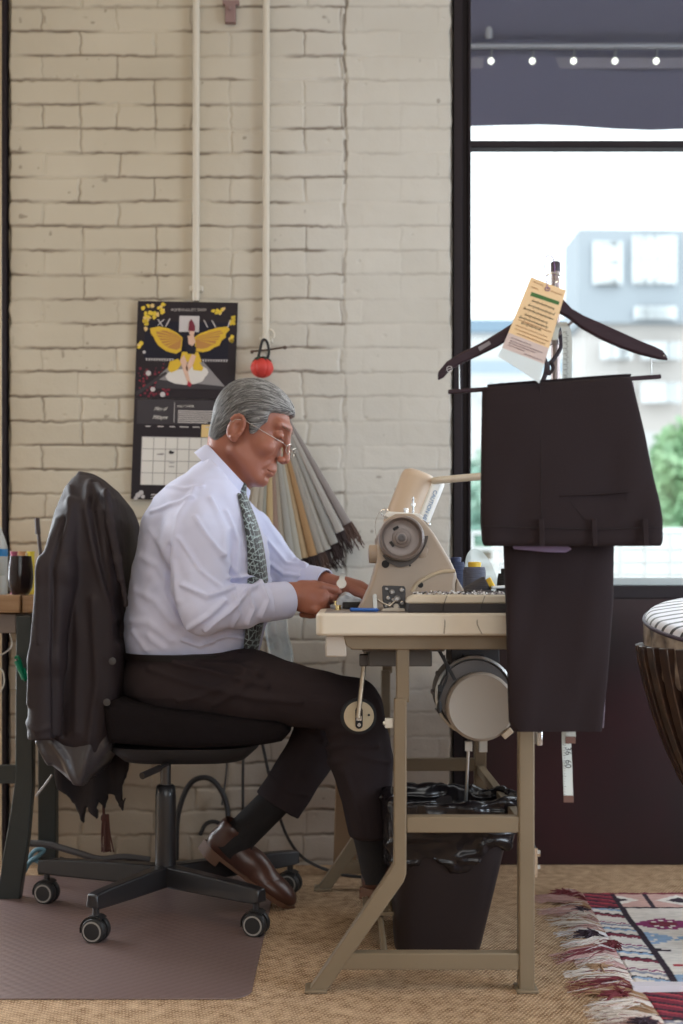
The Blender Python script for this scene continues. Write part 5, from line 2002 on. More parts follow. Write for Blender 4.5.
obj('trouser_bar', m, M_wood, hg, bevel=.002)
for x, ya, yb in ((651, 355, 376.5), (459, 364, 390)):
    m = MB(); m.cyl(V(x, ya, HYp), V(x + .5, yb, HYp), .0012, n=6)
    obj('wire', m, M_steel, hg)
m = MB()
hp = [V(553, 300, HYp)] + [V(553, 283, HYp) + Vector((.014 * math.sin(t), 0, .014 * (1 - math.cos(t)) * .7)) for t in np.linspace(0, PI * 1.35, 14)]
m.tube(hp, .0017, n=8)
obj('hook', m, M_chrome, hg)
m = MB(); m.pprism([(478, 347), (489, 341), (491, 344), (480, 351)], HYp - .0068, .001)
obj('badge', m, mat('badge_grey', (.22, .20, .23), .5), hg)
m = MB(); m.tube([V(449.5, 369, HYp - .0072) + Vector((.0055 * math.cos(t), 0, .0055 * math.sin(t))) for t in np.linspace(.3, 6.0, 16)], .0007, n=5); m.beam(V(447, 369.5, HYp - .0072), V(452, 368, HYp - .0072), .001, .001)
obj('tip_mark', m, mat('mark_light', (.5, .48, .5), .5), hg)
m = MB(); m.cyl(V(664, 355.5, HYp - .007), V(664, 355.5, HYp - .006), .0015, n=8)
obj('tip_pin', m, M_steel, hg)

M_suit = mat('hanging_trouser_wool', (0.0195, 0.0118, 0.0135), 0.9, bump=(700, .3, 2), spec=.25)
ht = thing('hanging_trousers', 'dark brown-black dress trousers folded over the hanger bar', 'trousers', V(560, 732, HYp))


def rowsY(keys, Y, n):
    out = []
    ys = [k[0] for k in keys]
    for y in np.linspace(ys[0], ys[-1], n):
        vals = [float(np.interp(y, ys, [k[c] for k in keys])) for c in range(1, 5)]
        out.append((W(0, y, Y)[2], W(vals[0], 0, Y)[0], W(vals[1], 0, Y)[0], vals[2], vals[3]))
    return out


def tilt(Y, c, y0, y1, sl):
    def fn(x, y, z):
        k = 1 - np.clip((W(0, y0, Y)[2] - z) / (W(0, y0, Y)[2] - W(0, y1, Y)[2]), 0, 1)
        z2 = z + (x - W(c, 0, Y)[0]) * sl * k
        yy = y + .0022 * math.sin(x * 34 + z * 9) * min(1, (1.26 - z) * 6) + .0015 * math.sin(x * 80 - z * 20) * (1 - k)
        return x, yy, z2
    return fn


front = rowsY([(381, 484, 631, 2.446, .010), (384, 482.5, 632.5, 2.440, .010), (400, 482, 636, 2.434, .009), (440, 481, 645, 2.430, .011), (480, 480.5, 653, 2.428, .013), (505, 480, 659, 2.426, .014), (520, 480, 661.5, 2.426, .015), (542, 481.5, 662, 2.426, .014), (546, 484, 660, 2.428, .011)], 2.43, 60)
m = MB(); m.flat(front, 90, fn=tilt(2.43, 557, 382, 545, .075))
tb_ = obj('waist_half', m, M_suit, ht, angle=80)
back = rowsY([(381, 486, 629, 2.461, .010), (400, 490, 625, 2.470, .009), (545, 503, 613.5, 2.474, .014), (600, 505, 613, 2.476, .015), (680, 507, 606.5, 2.476, .014), (722, 508.5, 602, 2.476, .012), (731, 513, 601, 2.476, .010)], 2.48, 70)
m = MB(); m.flat(back, 80, fn=tilt(2.48, 557, 382, 545, .075))
obj('leg_half', m, M_suit, ht, angle=80)
def yF(y):
    return float(np.interp(y, [384, 440, 480, 505, 545], [2.429, 2.418, 2.414, 2.411, 2.410]))
m = MB()
for pts, wd in (([(482, 526), (540, 528), (600, 529), (661, 527)], .0012), ([(540, 386), (541, 440), (541, 500), (542, 526)], .0011), ([(552, 460), (566, 495), (585, 520)], .0008)):
    pp = [V(x, y, yF(y) + .0005) for x, y in pts]
    m.tube(spline(pp, 6), wd, n=6, flat=.5)
obj('seam', m, mat('seam_dark', (.018, .013, .015), .9), ht)
m = MB()
pp = [V(x, y, yF(y) - .0005) for x, y in ((560, 496), (580, 495), (605, 494), (628, 492))]
m.tube(pp, .0028, n=6, flat=.6)
obj('welt_pocket', m, M_suit, ht)
for x in (541, 594, 645):
    m = MB(); q0, q1 = V(x, 519, 2.407), V(x + 1, 546, 2.407); m.beam(q0, q1, .010, .003)
    obj('belt_loop', m, M_suit, ht, bevel=.001)
m = MB(); m.pprism([(512, 545), (568, 546), (572, 549), (566, 552.5), (545, 552), (514, 549)], 2.445, .003)
obj('pocket_lining', m, mat('lining_mauve', (.16, .11, .20), .6), ht, bevel=.001)
m = MB()
m.tube(spline([V(632.5, 382, 2.437), V(640, 432, 2.432), V(646, 470, 2.431), (W(652, 502, 2.43)), V(659, 508, 2.43), V(661, 520, 2.43)], 8), .0016, n=6)
obj('rim_highlight', m, mat('highlight_mauve', (.20, .15, .19), .5), ht)  # edge highlight laid on as a paler strip
m = MB(); m.tube(spline([V(612.5, 560, 2.487), V(610, 620, 2.489), V(606, 680, 2.49), V(603, 728, 2.49)], 6), .0014, n=6)
obj('crease_edge', m, mat('highlight_mauve', (.20, .15, .19), .5), ht)  # same painted highlight down the edge of the leg

# paper ticket tied to the hanger
tg = thing('paper_ticket', 'manila repair ticket with handwriting, tied to the hanger hook', 'tag', V(531, 382, 2.43))
mt_ = mat('manila', (.72, .50, .27), .7, var=(6, (.78, .58, .36), 1))
U0 = V(531, 277, 2.425); Ux = V(566, 290.5, 2.425) - U0; Uy = V(508, 333, 2.425) - U0


def tk(u, v, lift=0):
    """ticket sheet coordinates: u 0..1 across, v 0..~1.9 down; slight curl"""
    p = U0 + Ux * (u * (1 + .16 * v)) + Uy * v
    return Vector((p.x, p.y - .004 * math.sin(min(v, 1.9) * 1.7) - lift, p.z))


def sheet(uv, nu, nv, m_, name, par, lift0=0, thick=.0004):
    mb = MB()
    (u0, u1, v0, v1) = uv
    R = []
    for j in range(nv + 1):
        v_ = v0 + (v1 - v0) * j / nv
        a = [tk(u0 + (u1 - u0) * i / nu, v_, lift0 + thick) for i in range(nu + 1)]
        b = [tk(u0 + (u1 - u0) * i / nu, v_, lift0) for i in range(nu + 1)][::-1]
        R.append(a + b)
    mb.rings(R)
    return obj(name, mb, m_, par, angle=40)


up = sheet((0, 1, 0, 1.0), 4, 10, mt_, 'manila_part', tg)
sheet((0, 1, 1.0, 1.27), 4, 4, mat('ticket_pink', (.58, .47, .44), .7), 'printed_part', tg)
mb = MB()
fa, fb = [], []
for uu_, vv_ in ((0, 1.38), (1, 1.38), (1, 1.97), (.03, 1.50)):
    pass
q = [tk(0, 1.27, .0004), tk(1, 1.27, .0004), tk(1, 1.45, .0004), tk(1.02, 1.60, .004), tk(.5, 1.51, .006), tk(-.012, 1.43, .004)]
mb.rings([q, [p + Vector((0, .0005, 0)) for p in q]])
obj('sleeve_part', mb, mat('ticket_sleeve', (.60, .66, .68), .3), tg)
M_ink = mat('ink', (.03, .03, .04), .6)
M_inkr = mat('ink_red', (.35, .13, .05), .6)
mb = MB(); mb.add([tk(.16, .23, .0008), tk(.92, .215, .0008), tk(.92, .275, .0008), tk(.16, .30, .0008), tk(.16, .23, .0006), tk(.92, .215, .0006), tk(.92, .275, .0006), tk(.16, .30, .0006)], [(0, 1, 2, 3), (7, 6, 5, 4), (0, 4, 5, 1), (2, 6, 7, 3)])
obj('green_marker', mb, mat('marker_green', (.04, .13, .03), .6), tg)
for name, mm_, rows, hgt in (('handwriting', M_ink, [(.36, .25, .85), (.45, .2, .9), (.53, .12, .92), (.62, .2, .8), (.69, .1, .85), (.77, .2, .7)], .02), ('printed_lines', M_inkr, [(.06, .1, .4), (.10, .62, .95), (.15, .1, .3), (.74, .1, .95), (.84, .1, .9), (.90, .1, .95), (.96, .2, .9)], .008), ('small_print', mat('ink_mauve', (.22, .14, .16), .6), [(1.06, .1, .6), (1.11, .1, .9), (1.15, .1, .75), (1.19, .1, .5), (1.23, .5, .95)], .008)):
    mb = MB()
    for v_, a, b in rows:
        pts = []
        k = 0
        u_ = a
        while u_ < b:
            pts.append(tk(u_, v_ + hgt * math.sin(k * 2.3) * (1 + .6 * math.sin(k * .9)), .0009))
            u_ += .016
            k += 1
        mb.tube(pts, .00042, n=4)
    obj(name, mb, mm_, tg)
mb = MB(); ey = tk(.52, .09, .001); mb.tube([ey + Vector((.0045 * math.cos(t), 0, .0035 * math.sin(t))) for t in np.linspace(0, 2 * PI, 16)], .0011, n=6)
obj('eyelet', mb, mat('eyelet_mauve', (.25, .13, .2), .4), tg)
mb = MB(); mb.tube(spline([ey, V(545.5, 272, 2.43), V(544, 262, 2.44), V(547, 256, 2.45), V(552, 257, 2.455), V(554.5, 264, 2.46), V(554.5, 276, 2.458)], 6), .0010, n=6)
obj('string', mb, mat('string_purple', (.20, .10, .28), .6), tg)

# black ribbon loop and tape measure hanging on the upright
m = MB()
lp = spline([V(549, 331, 2.60), V(545, 345, 2.60), V(544, 356, 2.60), V(548, 364, 2.60), V(556, 356, 2.60), V(561, 346, 2.60), V(560, 334, 2.60), V(558, 326, 2.60)], 8)
m.tube(lp, .0042, n=8, flat=.3, up=(1, 0, .05))
m.tube(spline([V(547, 362, 2.598), V(546, 372, 2.598), V(543, 381, 2.598)], 6), .0048, n=8, flat=.3, up=(1, 0, .05))
m.tube(spline([V(548, 366, 2.598), V(549, 374, 2.596), V(553, 368, 2.596), V(551, 362, 2.597)], 6), .004, n=8, flat=.3, up=(1, 0, .05))
m.tube(spline([V(549, 331, 2.60), V(553, 327, 2.60), V(558, 326, 2.60)], 4), .004, n=8, flat=.3, up=(1, 0, .05))
obj('ribbon_loop', m, mat('ribbon', (.022, .012, .022), .6), label='black ribbon knotted in a loop around the upright', cat='ribbon')

tm = thing('tape_measure', 'white tape measure with metal tips hanging down behind the trousers', 'tape measure', V(568, 803, 2.51))
M_tape = mat('tape_white', (.62, .66, .64), .5)
m = MB()
pl_ = spline([V(562, 322, 2.52), V(566, 329, 2.518), V(567.5, 345, 2.518), V(567, 378, 2.518), V(567, 500, 2.515), V(567, 640, 2.515), V(566.5, 735, 2.51), V(567.5, 765, 2.508), V(568.5, 798, 2.508)], 8)
m.rings([[p + Vector(o) for o in ((-.0095, 0, 0), (.0095, 0, 0), (.0095, .0006, 0), (-.0095, .0006, 0))] for p in pl_])
ta = obj('tape', m, M_tape, tm)
m = MB()
pl_ = spline([V(562, 322, 2.53), V(557, 328, 2.535), V(555, 340, 2.535)], 6)
m.rings([[p + Vector(o) for o in ((-.0055, 0, 0), (.0055, 0, 0), (.0055, .0006, 0), (-.0055, .0006, 0))] for p in pl_])
obj('tape_turn', m, M_tape, ta)
m = MB()
m.rings([[V(571, y, 2.503) + Vector(o) for o in ((-.0095, 0, 0), (.0095, 0, 0), (.0095, .0006, 0), (-.0095, .0006, 0))] for y in (700, 738)])
obj('tape_turn', m, M_tape, ta)
for x_, y_, Y_ in ((568.6, 799, 2.507), (570.5, 740, 2.502)):
    m = MB(); m.box(V(x_, y_, Y_), (.020, .0025, .014))
    obj('metal_tip', m, mat('copper_tip', (.16, .085, .07), .45, .3), tm, bevel=.0005)
for s_, y in (('36', 751), ('60', 764)):
    t_ = text('number', s_, .017, V(565.5, y, 2.5025), mat('tape_ink', (.05, .05, .05), .6), tm, rot=(PI / 2, PI / 2, 0))
m = MB()
for k in range(26):
    y = 332 + k * 1.8
    m.box(V(565.5 + (k % 3), y, 2.5165), (.004 + .004 * (k % 3 == 0), .0004, .0009))
for k in range(20):
    y = 745 + k * 2.6
    m.box(V(564.4, y, 2.5058), (.003 + .004 * (k % 4 == 0), .0004, .0007))
obj('tick_marks', m, mat('tape_ink', (.05, .05, .05), .6), tm, kind='stuff')

# ================================================================== wall things
M_pipe = mat('painted_pipe', (.55, .50, .42), .5)
for x, yb, lab in ((196, 301, 'cream painted conduit running down to the calendar'), (266, 352, 'cream painted conduit running down to the hook bar')):
    c = thing('wall_conduit', lab, 'pipe', W(x, yb, 3.72), 'conduits on the brick wall')
    m = MB(); m.cyl(W(x, yb, 3.727), W(x + .5, -110, 3.727), .0105, n=16)
    obj('tube', m, M_pipe, c)
    m = MB()
    m.bx(W(x, 0, 3.73)[0] - .020, W(x, 0, 3.73)[0] + .020, 3.735, 3.752, W(0, yb - 10, 3.73)[2], W(0, yb - 16, 3.73)[2])
    obj('clip', m, M_pipe, c, bevel=.003)
m = MB(); m.cyl(V(266, 352, 3.727), V(266, 340, 3.727), .0125, n=16); m.tube(spline([V(266, 338, 3.725), V(270, 330, 3.722), V(274, 334, 3.72), V(273, 338, 3.72)], 5), .004, n=8)
wk = thing('wall_hook', 'dark hook bar with two prongs on the wall above the tomato pincushion', 'hook', V(266, 352, 3.72))
obj('mount', m, M_pipe, wk)
m = MB(); m.tube(spline([V(252, 351, 3.70), V(256, 351, 3.70), V(266, 350, 3.715), V(280, 348, 3.70), V(285, 347, 3.70)], 5), .003, n=8); m.ball(V(285, 347.5, 3.70), .006, 8); m.ball(V(252, 352, 3.70), .0055, 8)
obj('prong', m, mat('hook_brown', (.10, .065, .05), .5, .4), wk)
sfx = thing('pipe_bracket', 'small rusty mauve bracket on the wall at the top between the conduits', 'bracket', V(231, 23, 3.73))
m = MB(); m.box(V(230.5, 14, 3.735), (.032, .02, .055)); m.box(V(231, 3, 3.735), (.05, .012, .014)); m.cyl(V(230, 8, 3.73), V(230, 8, 3.715), .006, n=10)
obj('plate', m, mat('mauve_rust', (.24, .15, .14), .7), sfx, bevel=.004)

# tomato pincushion
tp = V(262, 368, 3.685)
tom = thing('pincushion', 'red tomato pincushion hanging from the wall hook', 'pincushion', tp)


def f_tom(P):
    Q = P - np.array(tp)
    a = np.arctan2(Q[:, 1], Q[:, 0])
    r = 1 - .07 * (1 - np.abs(np.sin(a * 4)))
    return s_ell(P, tp, (.0345, .0345, .029)) + .004 * (1 - np.abs(np.sin(a * 3.0))) ** 4


obj('ball', nets(f_tom, np.array(tp) - .04, np.array(tp) + .045, .002), mat('tomato_red', (.50, .035, .025), .6, bump=(200, .2)), tom, angle=180)
m = MB()
for k in range(6):
    a = k * PI / 3
    m.tube(spline([tp + Vector((0, 0, .030)), tp + Vector((.016 * math.cos(a), .016 * math.sin(a), .029)), tp + Vector((.028 * math.cos(a), .028 * math.sin(a), .019))], 4), [.0035] * 5 + [.003, .002, .0015, .001], n=6)
obj('leaf', m, mat('leaf_dark', (.02, .035, .02), .7), tom)
m = MB(); m.tube(spline([V(258, 359, 3.68), V(260, 350, 3.69), V(263, 340, 3.705), V(267, 342, 3.70), V(269, 352, 3.685), V(267, 360, 3.68)], 6), .0042, n=8)
obj('loop', m, M_black, tom)

# fan of folded fabric swatches
fan = thing('swatch_fan', 'fan of folded grey and tan fabric strips with dark frayed ends on the wall', 'fabric swatches', V(300, 560, 3.70))
ap = V(270, 388, 3.715)
sw = [(347, 524, (.27, .255, .265)), (340, 532, (.40, .40, .40)), (334, 544, (.32, .33, .33)), (327, 550, (.42, .43, .42)), (320, 553, (.33, .32, .30)), (313, 556, (.36, .225, .11)), (305, 558, (.46, .36, .23)), (298, 560, (.40, .41, .38)), (291, 560, (.34, .35, .34)),
      (284, 560, (.44, .42, .37)), (276, 560, (.31, .22, .18)), (270, 560, (.50, .39, .22)), (263, 560, (.38, .41, .39)), (255, 558, (.42, .40, .35)), (247, 556, (.46, .43, .37)), (239, 552, (.38, .34, .29))]
for i, (x, y, c) in enumerate(sw):
    e = V(x, y, 3.700 - .004 * (i % 3) - (.006 if i < 2 else 0))
    d = e - ap
    u = Vector((d.z, 0, -d.x)).normalized()
    m = MB()
    R = []
    for k in range(9):
        t = k / 8
        p = ap + d * t
        wd = .004 + .0095 * t
        th = .006 + .012 * t
        R.append([p + u * (wd * math.cos(a)) + Vector((0, -th * (.5 + .5 * math.sin(a)) if math.sin(a) > 0 else .002, 0)) for a in np.linspace(0, 2 * PI, 15)[:-1]])
    m.rings(R)
    s = obj('swatch', m, mat('swatch%d' % i, tuple(q * k_ for q, k_ in zip(c, (.80, .74, .68))), .85, bump=(200, .2)), fan, angle=50)
    m = MB()
    dn = d.normalized()
    n = 14
    for k in range(n):
        a = e + u * ((k / (n - 1) - .5) * .026) - dn * .002
        L_ = rng.uniform(.045, .075) * (1.0 if i % 5 else 1.15)
        b = a + dn * L_ * .5 + u * rng.normal() * .004 + Vector((0, rng.normal() * .003, 0))
        c2 = a + dn * L_ + u * rng.normal() * .007 + Vector((0, rng.normal() * .003, -.004))
        m.tube([a, b, c2], [.0032, .0030, .0012], n=5)
    obj('frayed_end', m, mat('fray', (.030, .017, .016), .9) if i % 4 else mat('fray2', (.08, .045, .035), .9), s)

# calendar
cal = thing('wall_calendar', 'wall calendar with a gold-winged dancer on a black page and a month grid below', 'calendar', V(184, 501, 3.735))


def cw(u, v, k):
    x = 138 + u - .036 * v
    y = 301 + v + .018 * u
    return Vector(W(x, y, 3.732 - .0007 * k))


CM = {n: mat('cal_' + n, c, .6, spec=.2) for n, c in dict(black=(.022, .016, .019), dark=(.045, .038, .042), gold=(.62, .40, .04), gold2=(.42, .20, .06), white=(.62, .58, .54), stage=(.24, .22, .22), skin=(.62, .40, .30), wine=(.16, .025, .04), red=(.35, .03, .05), yellow=(.66, .47, .05), paper=(.66, .62, .56), grid=(.30, .27, .25), orange=(.66, .46, .20), fog=(.50, .46, .45), navy=(.012, .011, .02), text=(.50, .45, .42)).items()}


class Lay(MB):
    def __init__(s):
        super().__init__()
        s.ms = []

    def p(s, name, poly, k, th=.0006):
        m_ = CM[name]
        if m_ not in s.ms:
            s.ms.append(m_)
        s.cur = s.ms.index(m_)
        a = [cw(u, v, k) for u, v in poly]
        s.rings([[q + Vector((0, -th, 0)) for q in a], a])
        return s

    def disc(s, name, u, v, r, k, r2=None):
        return s.p(name, [(u + r * math.cos(t), v + (r2 or r) * math.sin(t)) for t in np.linspace(0, 2 * PI, 13)[:-1]], k)


pg = Lay()
pg.p('black', [(0, 0), (100, 0), (100, 97), (0, 97)], 0, .0012)
pg_o = None
pg.p('navy', [(8, 20), (92, 20), (92, 58), (8, 58)], 1)
r_ = np.random.default_rng(5)
for cx, cy, a, b, n in ((12, 12, 9, 9, 14), (8, 20, 4, 8, 8), (24, 8, 6, 5, 6), (82, 9, 8, 4, 8), (95, 20, 2.5, 9, 8), (95, 38, 3, 5, 5), (2.5, 44, 3, 3, 3)):
    for i in range(n):
        t = r_.uniform(0, 2 * PI); q = r_.uniform(0, 1)
        u_, v_ = min(max(cx + a * q * math.cos(t), 1.5), 98), max(cy + b * q * math.sin(t), 1.5)
        pts = [(u_ + r_.uniform(1, 3) * math.cos(w_) , v_ + r_.uniform(1, 3) * math.sin(w_)) for w_ in np.linspace(0, 2 * PI, 8)[:-1]]
        pg.p('yellow' if i % 3 else 'orange', [(min(max(x, .3), 99.7), max(y, .3)) for x, y in pts], 2 + .4 * (i % 3))
pg.p('fog', [(42, 14), (62, 14), (62, 30), (42, 30)], 2)
pg.p('stage', [(38, 60), (68, 60), (90, 84), (90, 86), (22, 86), (24, 74)], 2)
pg.p('dark', [(22, 78), (90, 84), (92, 87), (20, 87)], 2.6)
pg.disc('white', 50, 75, 20, 3.2, 8); pg.disc('white', 60, 70, 13, 3.4, 7)
for i in range(11):
    pg.p('fog', [(10 + i * 2.6, 57), (11.6 + i * 2.6, 57), (11.2 + i * 2.6, 59.5), (10.3 + i * 2.6, 59.5)], 2.4)
    pg.p('fog', [(64 + i * 2.6, 57), (65.6 + i * 2.6, 57), (65.2 + i * 2.6, 59.5), (64.3 + i * 2.6, 59.5)], 2.4)
for a, b in (((20, 18), (25, 25)), ((32, 17), (28, 25)), ((66, 18), (70, 25)), ((74, 18), (78, 25)), ((92, 18), (90, 25)), ((26, 18), (20, 24))):
    pg.p('fog', [(a[0], a[1]), (a[0] + 1.2, a[1]), (b[0] + 1.2, b[1]), (b[0], b[1])], 2.4)
# wings: scalloped gold fans with a browner inner fan
def wing(sg, cx):
    o = [(0, 4), (-6, -1), (-14, -5), (-24, -7), (-33, -5), (-32, 0), (-29, 4), (-27, 8), (-24, 12), (-20, 15), (-16, 17.5), (-11, 19), (-6, 20), (-1, 17)]
    if sg > 0:
        o = [(0, 3), (-6, -1), (-14, -4), (-23, -7), (-32, -8), (-35, -5), (-31, -1), (-31, 3), (-27, 6), (-25, 11), (-20, 13), (-15, 16.5), (-9, 18), (-1, 17)]
    P_ = [(cx - sg * x, 32 + y) for x, y in o]
    pg.p('gold', P_ if sg < 0 else P_[::-1], 3.6)
    inn = [(cx - sg * (x * .78 - 1), 33 + y * .72 + .8) for x, y in o]
    pg.p('gold2', inn if sg < 0 else inn[::-1], 4.2)
    for k in range(7):
        a = .15 + k * .18
        ex, ey = (o[3 + k][0] * .92, o[3 + k][1] * .92)
        q = [(cx, 37), (cx - sg * ex, 32 + ey), (cx - sg * ex, 33.1 + ey)]
        pg.p('gold', q if sg < 0 else q[::-1], 4.8)
wing(-1, 46); wing(1, 58)
pg.p('gold', [(32, 68), (34, 60), (42, 57), (46, 62), (42, 68), (36, 71)], 4.2); pg.p('gold', [(56, 60), (62, 58), (68, 66), (66, 69), (58, 68)], 4.2)
pg.p('gold', [(46, 50), (62, 50), (66, 60), (44, 60)], 4.0)
pg.p('navy', [(48, 38), (52, 33), (56, 40), (60, 46), (59, 52), (52, 52), (47, 44)], 5.0)
pg.p('skin', [(51, 34), (57, 33), (59, 40), (56, 44), (52, 42)], 5.6); pg.disc('skin', 55, 31, 2.6, 5.8, 3)
pg.p('wine', [(51.5, 29), (52, 20), (54, 17), (56, 20), (58, 24), (58, 29)], 6.2)
pg.p('skin', [(44, 58), (48, 53), (51, 60), (53, 72), (56, 82), (53, 82), (49, 72), (46, 64)], 5.4)
pg.p('skin', [(56, 52), (60, 54), (57, 64), (52, 70), (50, 66)], 5.4)
pg.p('red', [(53, 79), (57, 82), (55, 85), (52, 83)], 6)
for i in range(70):
    u_, v_ = r_.uniform(3, 34), r_.uniform(62, 95)
    if v_ < 62 + (30 - u_) * .1:
        continue
    rr = r_.uniform(.5, 1.6)
    pg.disc(['wine', 'red', 'wine', 'wine'][i % 4], u_, v_, rr, 1.6 + .2 * (i % 3))
for u_, v_, r__ in ((13, 72, 2.6), (18, 88, 2.4), (8, 51, 1.6), (28, 93, 2.6)):
    pg.disc('fog', u_, v_, r__, 2.6)
pg.p('dark', [(1, 91), (30, 70), (32, 72), (2, 95)], 2.4)
obj('picture_page', pg, pg.ms, cal, smooth=False)
lo = Lay()
lo.p('black', [(0, 97.3), (100, 97.3), (100, 198), (0, 198)], 0, .0012)
lo.p('dark', [(3, 105.5 - 7.5), (97, 105.5 - 7.5), (97, 130 - 7.5), (3, 130 - 7.5)], 1)
lo.p('fog', [(40, 108 - 7.5), (40.6, 108 - 7.5), (40.6, 128 - 7.5), (40, 128 - 7.5)], 2)
for i in range(7):
    lo.p('text', [(44, 116 - 7.5 + i * 1.9), (86 - (i == 6) * 12, 108.5 + i * 1.9), (86 - (i == 6) * 12, 109.5 + i * 1.9), (44, 117 - 7.5 + i * 1.9)], 2)
lo.p('paper', [(9, 143 - 7.5), (92, 143 - 7.5), (92, 183.5), (9, 183.5)], 1.6)
lo.p('orange', [(68, 130 - 7.5), (81, 130 - 7.5), (81, 142.4 - 7.5), (68, 142.4 - 7.5)], 1.6)
for i in range(8):
    u_ = 9 + i * 11.86
    lo.p('grid', [(u_ - .3, 135.5), (u_ + .3, 135.5), (u_ + .3, 183.5), (u_ - .3, 183.5)], 2.6)
for i in range(5):
    v_ = 135.5 + i * 12
    lo.p('grid', [(9, v_ - .3), (92, v_ - .3), (92, v_ + .3), (9, v_ + .3)], 2.8)
lo.p('black', [(36, 158 - 7.5), (38, 156 - 7.5), (40, 157.5 - 7.5), (42, 157 - 7.5), (41, 159.5 - 7.5), (37, 159.8 - 7.5)], 3.2)
lo.p('grid', [(24, 160 - 7.5), (30, 159 - 7.5), (32, 160 - 7.5), (30, 161 - 7.5), (25, 161 - 7.5)], 3.2)
lo.p('grid', [(37, 168 - 7.5), (42, 168 - 7.5), (42, 168.8 - 7.5), (37, 168.8 - 7.5)], 3.2); lo.p('grid', [(37, 172 - 7.5), (42, 172 - 7.5), (42, 172.8 - 7.5), (37, 172.8 - 7.5)], 3.2)
for i, (u_, w_) in enumerate(((12, 5), (24, 6), (36, 5.5), (46, 9), (59, 7), (72, 5))):
    lo.p('text', [(u_, 132 - 7.5), (u_ + w_, 132 - 7.5), (u_ + w_, 133 - 7.5), (u_, 133 - 7.5)], 2)
for cx, cy, a in ((7, 194, 2.6), (10, 191.5, 2.4), (5, 197, 2), (12, 195.5, 2)):
    lo.disc('fog', cx, cy, a, 3.4)
lo.p('fog', [(20, 192.6), (26, 192.6), (26, 194), (20, 194)], 2); lo.p('fog', [(20, 195.4), (25, 195.4), (25, 196.4), (20, 196.4)], 2)
obj('grid_page', lo, lo.ms, cal, smooth=False)
text('title', "WOMEN'S ALL ETC SHOW", .0115, cw(51, 9.2, 2), CM['text'], cal, sx=.78)
text('heading', 'MOLLY TANNER', .0085, cw(43, 105.4, 2), CM['paper'], cal, align='LEFT', sx=.8)
text('script_title', 'Men of', .016, cw(26, 109, 2), CM['paper'], cal, shear=.5, sx=.8)
text('script_title', 'Milltayne', .016, cw(26, 117.5, 2), CM['paper'], cal, shear=.5, sx=.75)
m = MB(); m.tube([cw(45, -2, 0), cw(50, 0, 0), cw(55, -2, 0)], .0012, n=5); m.cyl(cw(50, -1, -3), cw(50, -1, 6), .002, n=8)
obj('nail', m, M_steel, cal)

# plastic garment bag hanging behind the man
gb = thing('plastic_bag', 'clear plastic bag with blue-green print hanging behind the man\'s arm', 'bag', V(280, 672, 3.5))
rows = rowsY([(560, 262, 276, 3.50, .004), (590, 264, 283, 3.5, .010), (630, 266, 289, 3.5, .016), (660, 268, 293, 3.5, .018), (680, 270, 294, 3.5, .012)], 3.5, 30)
m = MB(); m.flat(rows, 40, fn=lambda x, y, z: (x + .003 * math.sin(z * 60), y + .003 * math.sin(x * 200 + z * 30), z))
bm = mat('bag_film', (.85, .86, .84), .3, alpha=.5, var=(11, (.42, .58, .64), .9))
obj('film', m, bm, gb)

# leaning board and cables by the wall
m = MB(); m.prism([(W(333, 0, 3.6)[0], .005), (W(357, 0, 3.6)[0], .005), (W(352, 0, 3.6)[0], W(0, 765, 3.6)[2]), (W(336, 0, 3.6)[0], W(0, 765, 3.6)[2])], 3.60, 3.66)
obj('cardboard_strip', m, mat('cardboard', (.30, .19, .11), .8), label='narrow brown cardboard box standing against the wall behind the knee', cat='box', bevel=.003)
M_cable = mat('cable_black', (.02, .017, .018), .5)
M_cableg = mat('cable_grey', (.075, .068, .07), .55)


def cable(label, pts, r, mt=None, n=8):
    m = MB(); m.tube(spline(pts, 8), r, n=n)
    obj('cable', m, mt or M_cable, label=label, cat='cable')


cable('thick black cable looping on the wall behind the gas lift', [V(176, 860, 3.68), V(178, 815, 3.68), V(190, 784, 3.68), V(208, 778, 3.68), V(222, 792, 3.68), V(228, 815, 3.68), V(226, 850, 3.66), V(232, 866, 3.6)], .008)
cable('small black cable loop above the tucked shoe', [V(200, 835, 3.68), V(206, 824, 3.68), V(216, 822, 3.68), V(223, 830, 3.68), V(224, 860, 3.66)], .006)
cable('thin black cable dropping from the seat to the floor', [V(262, 742, 3.66), V(268, 770, 3.67), V(276, 805, 3.67), V(288, 838, 3.67), V(306, 860, 3.64), V(340, 874, 3.5), V(372, 878, 3.45)], .0045)
cable('straight thin cable on the wall behind the seat', [V(244, 740, 3.70), V(243, 770, 3.70), V(243, 815, 3.70)], .004)
cable('pale thin cable on the wall left of the straight one', [V(228, 742, 3.70), V(226, 775, 3.71), V(222, 805, 3.71)], .003, M_cableg)
cable('grey hose running along the wall foot under the desk', [V(28, 843, 3.6), V(50, 845, 3.6), V(75, 852, 3.6), V(100, 859, 3.6), V(125, 857, 3.6), V(150, 860, 3.6)], .010, M_cableg)
cable('thin dark cable on the floor behind the chair base', [V(60, 858, 3.62), V(90, 866, 3.6), V(118, 858, 3.62), V(150, 868, 3.58)], .0045)

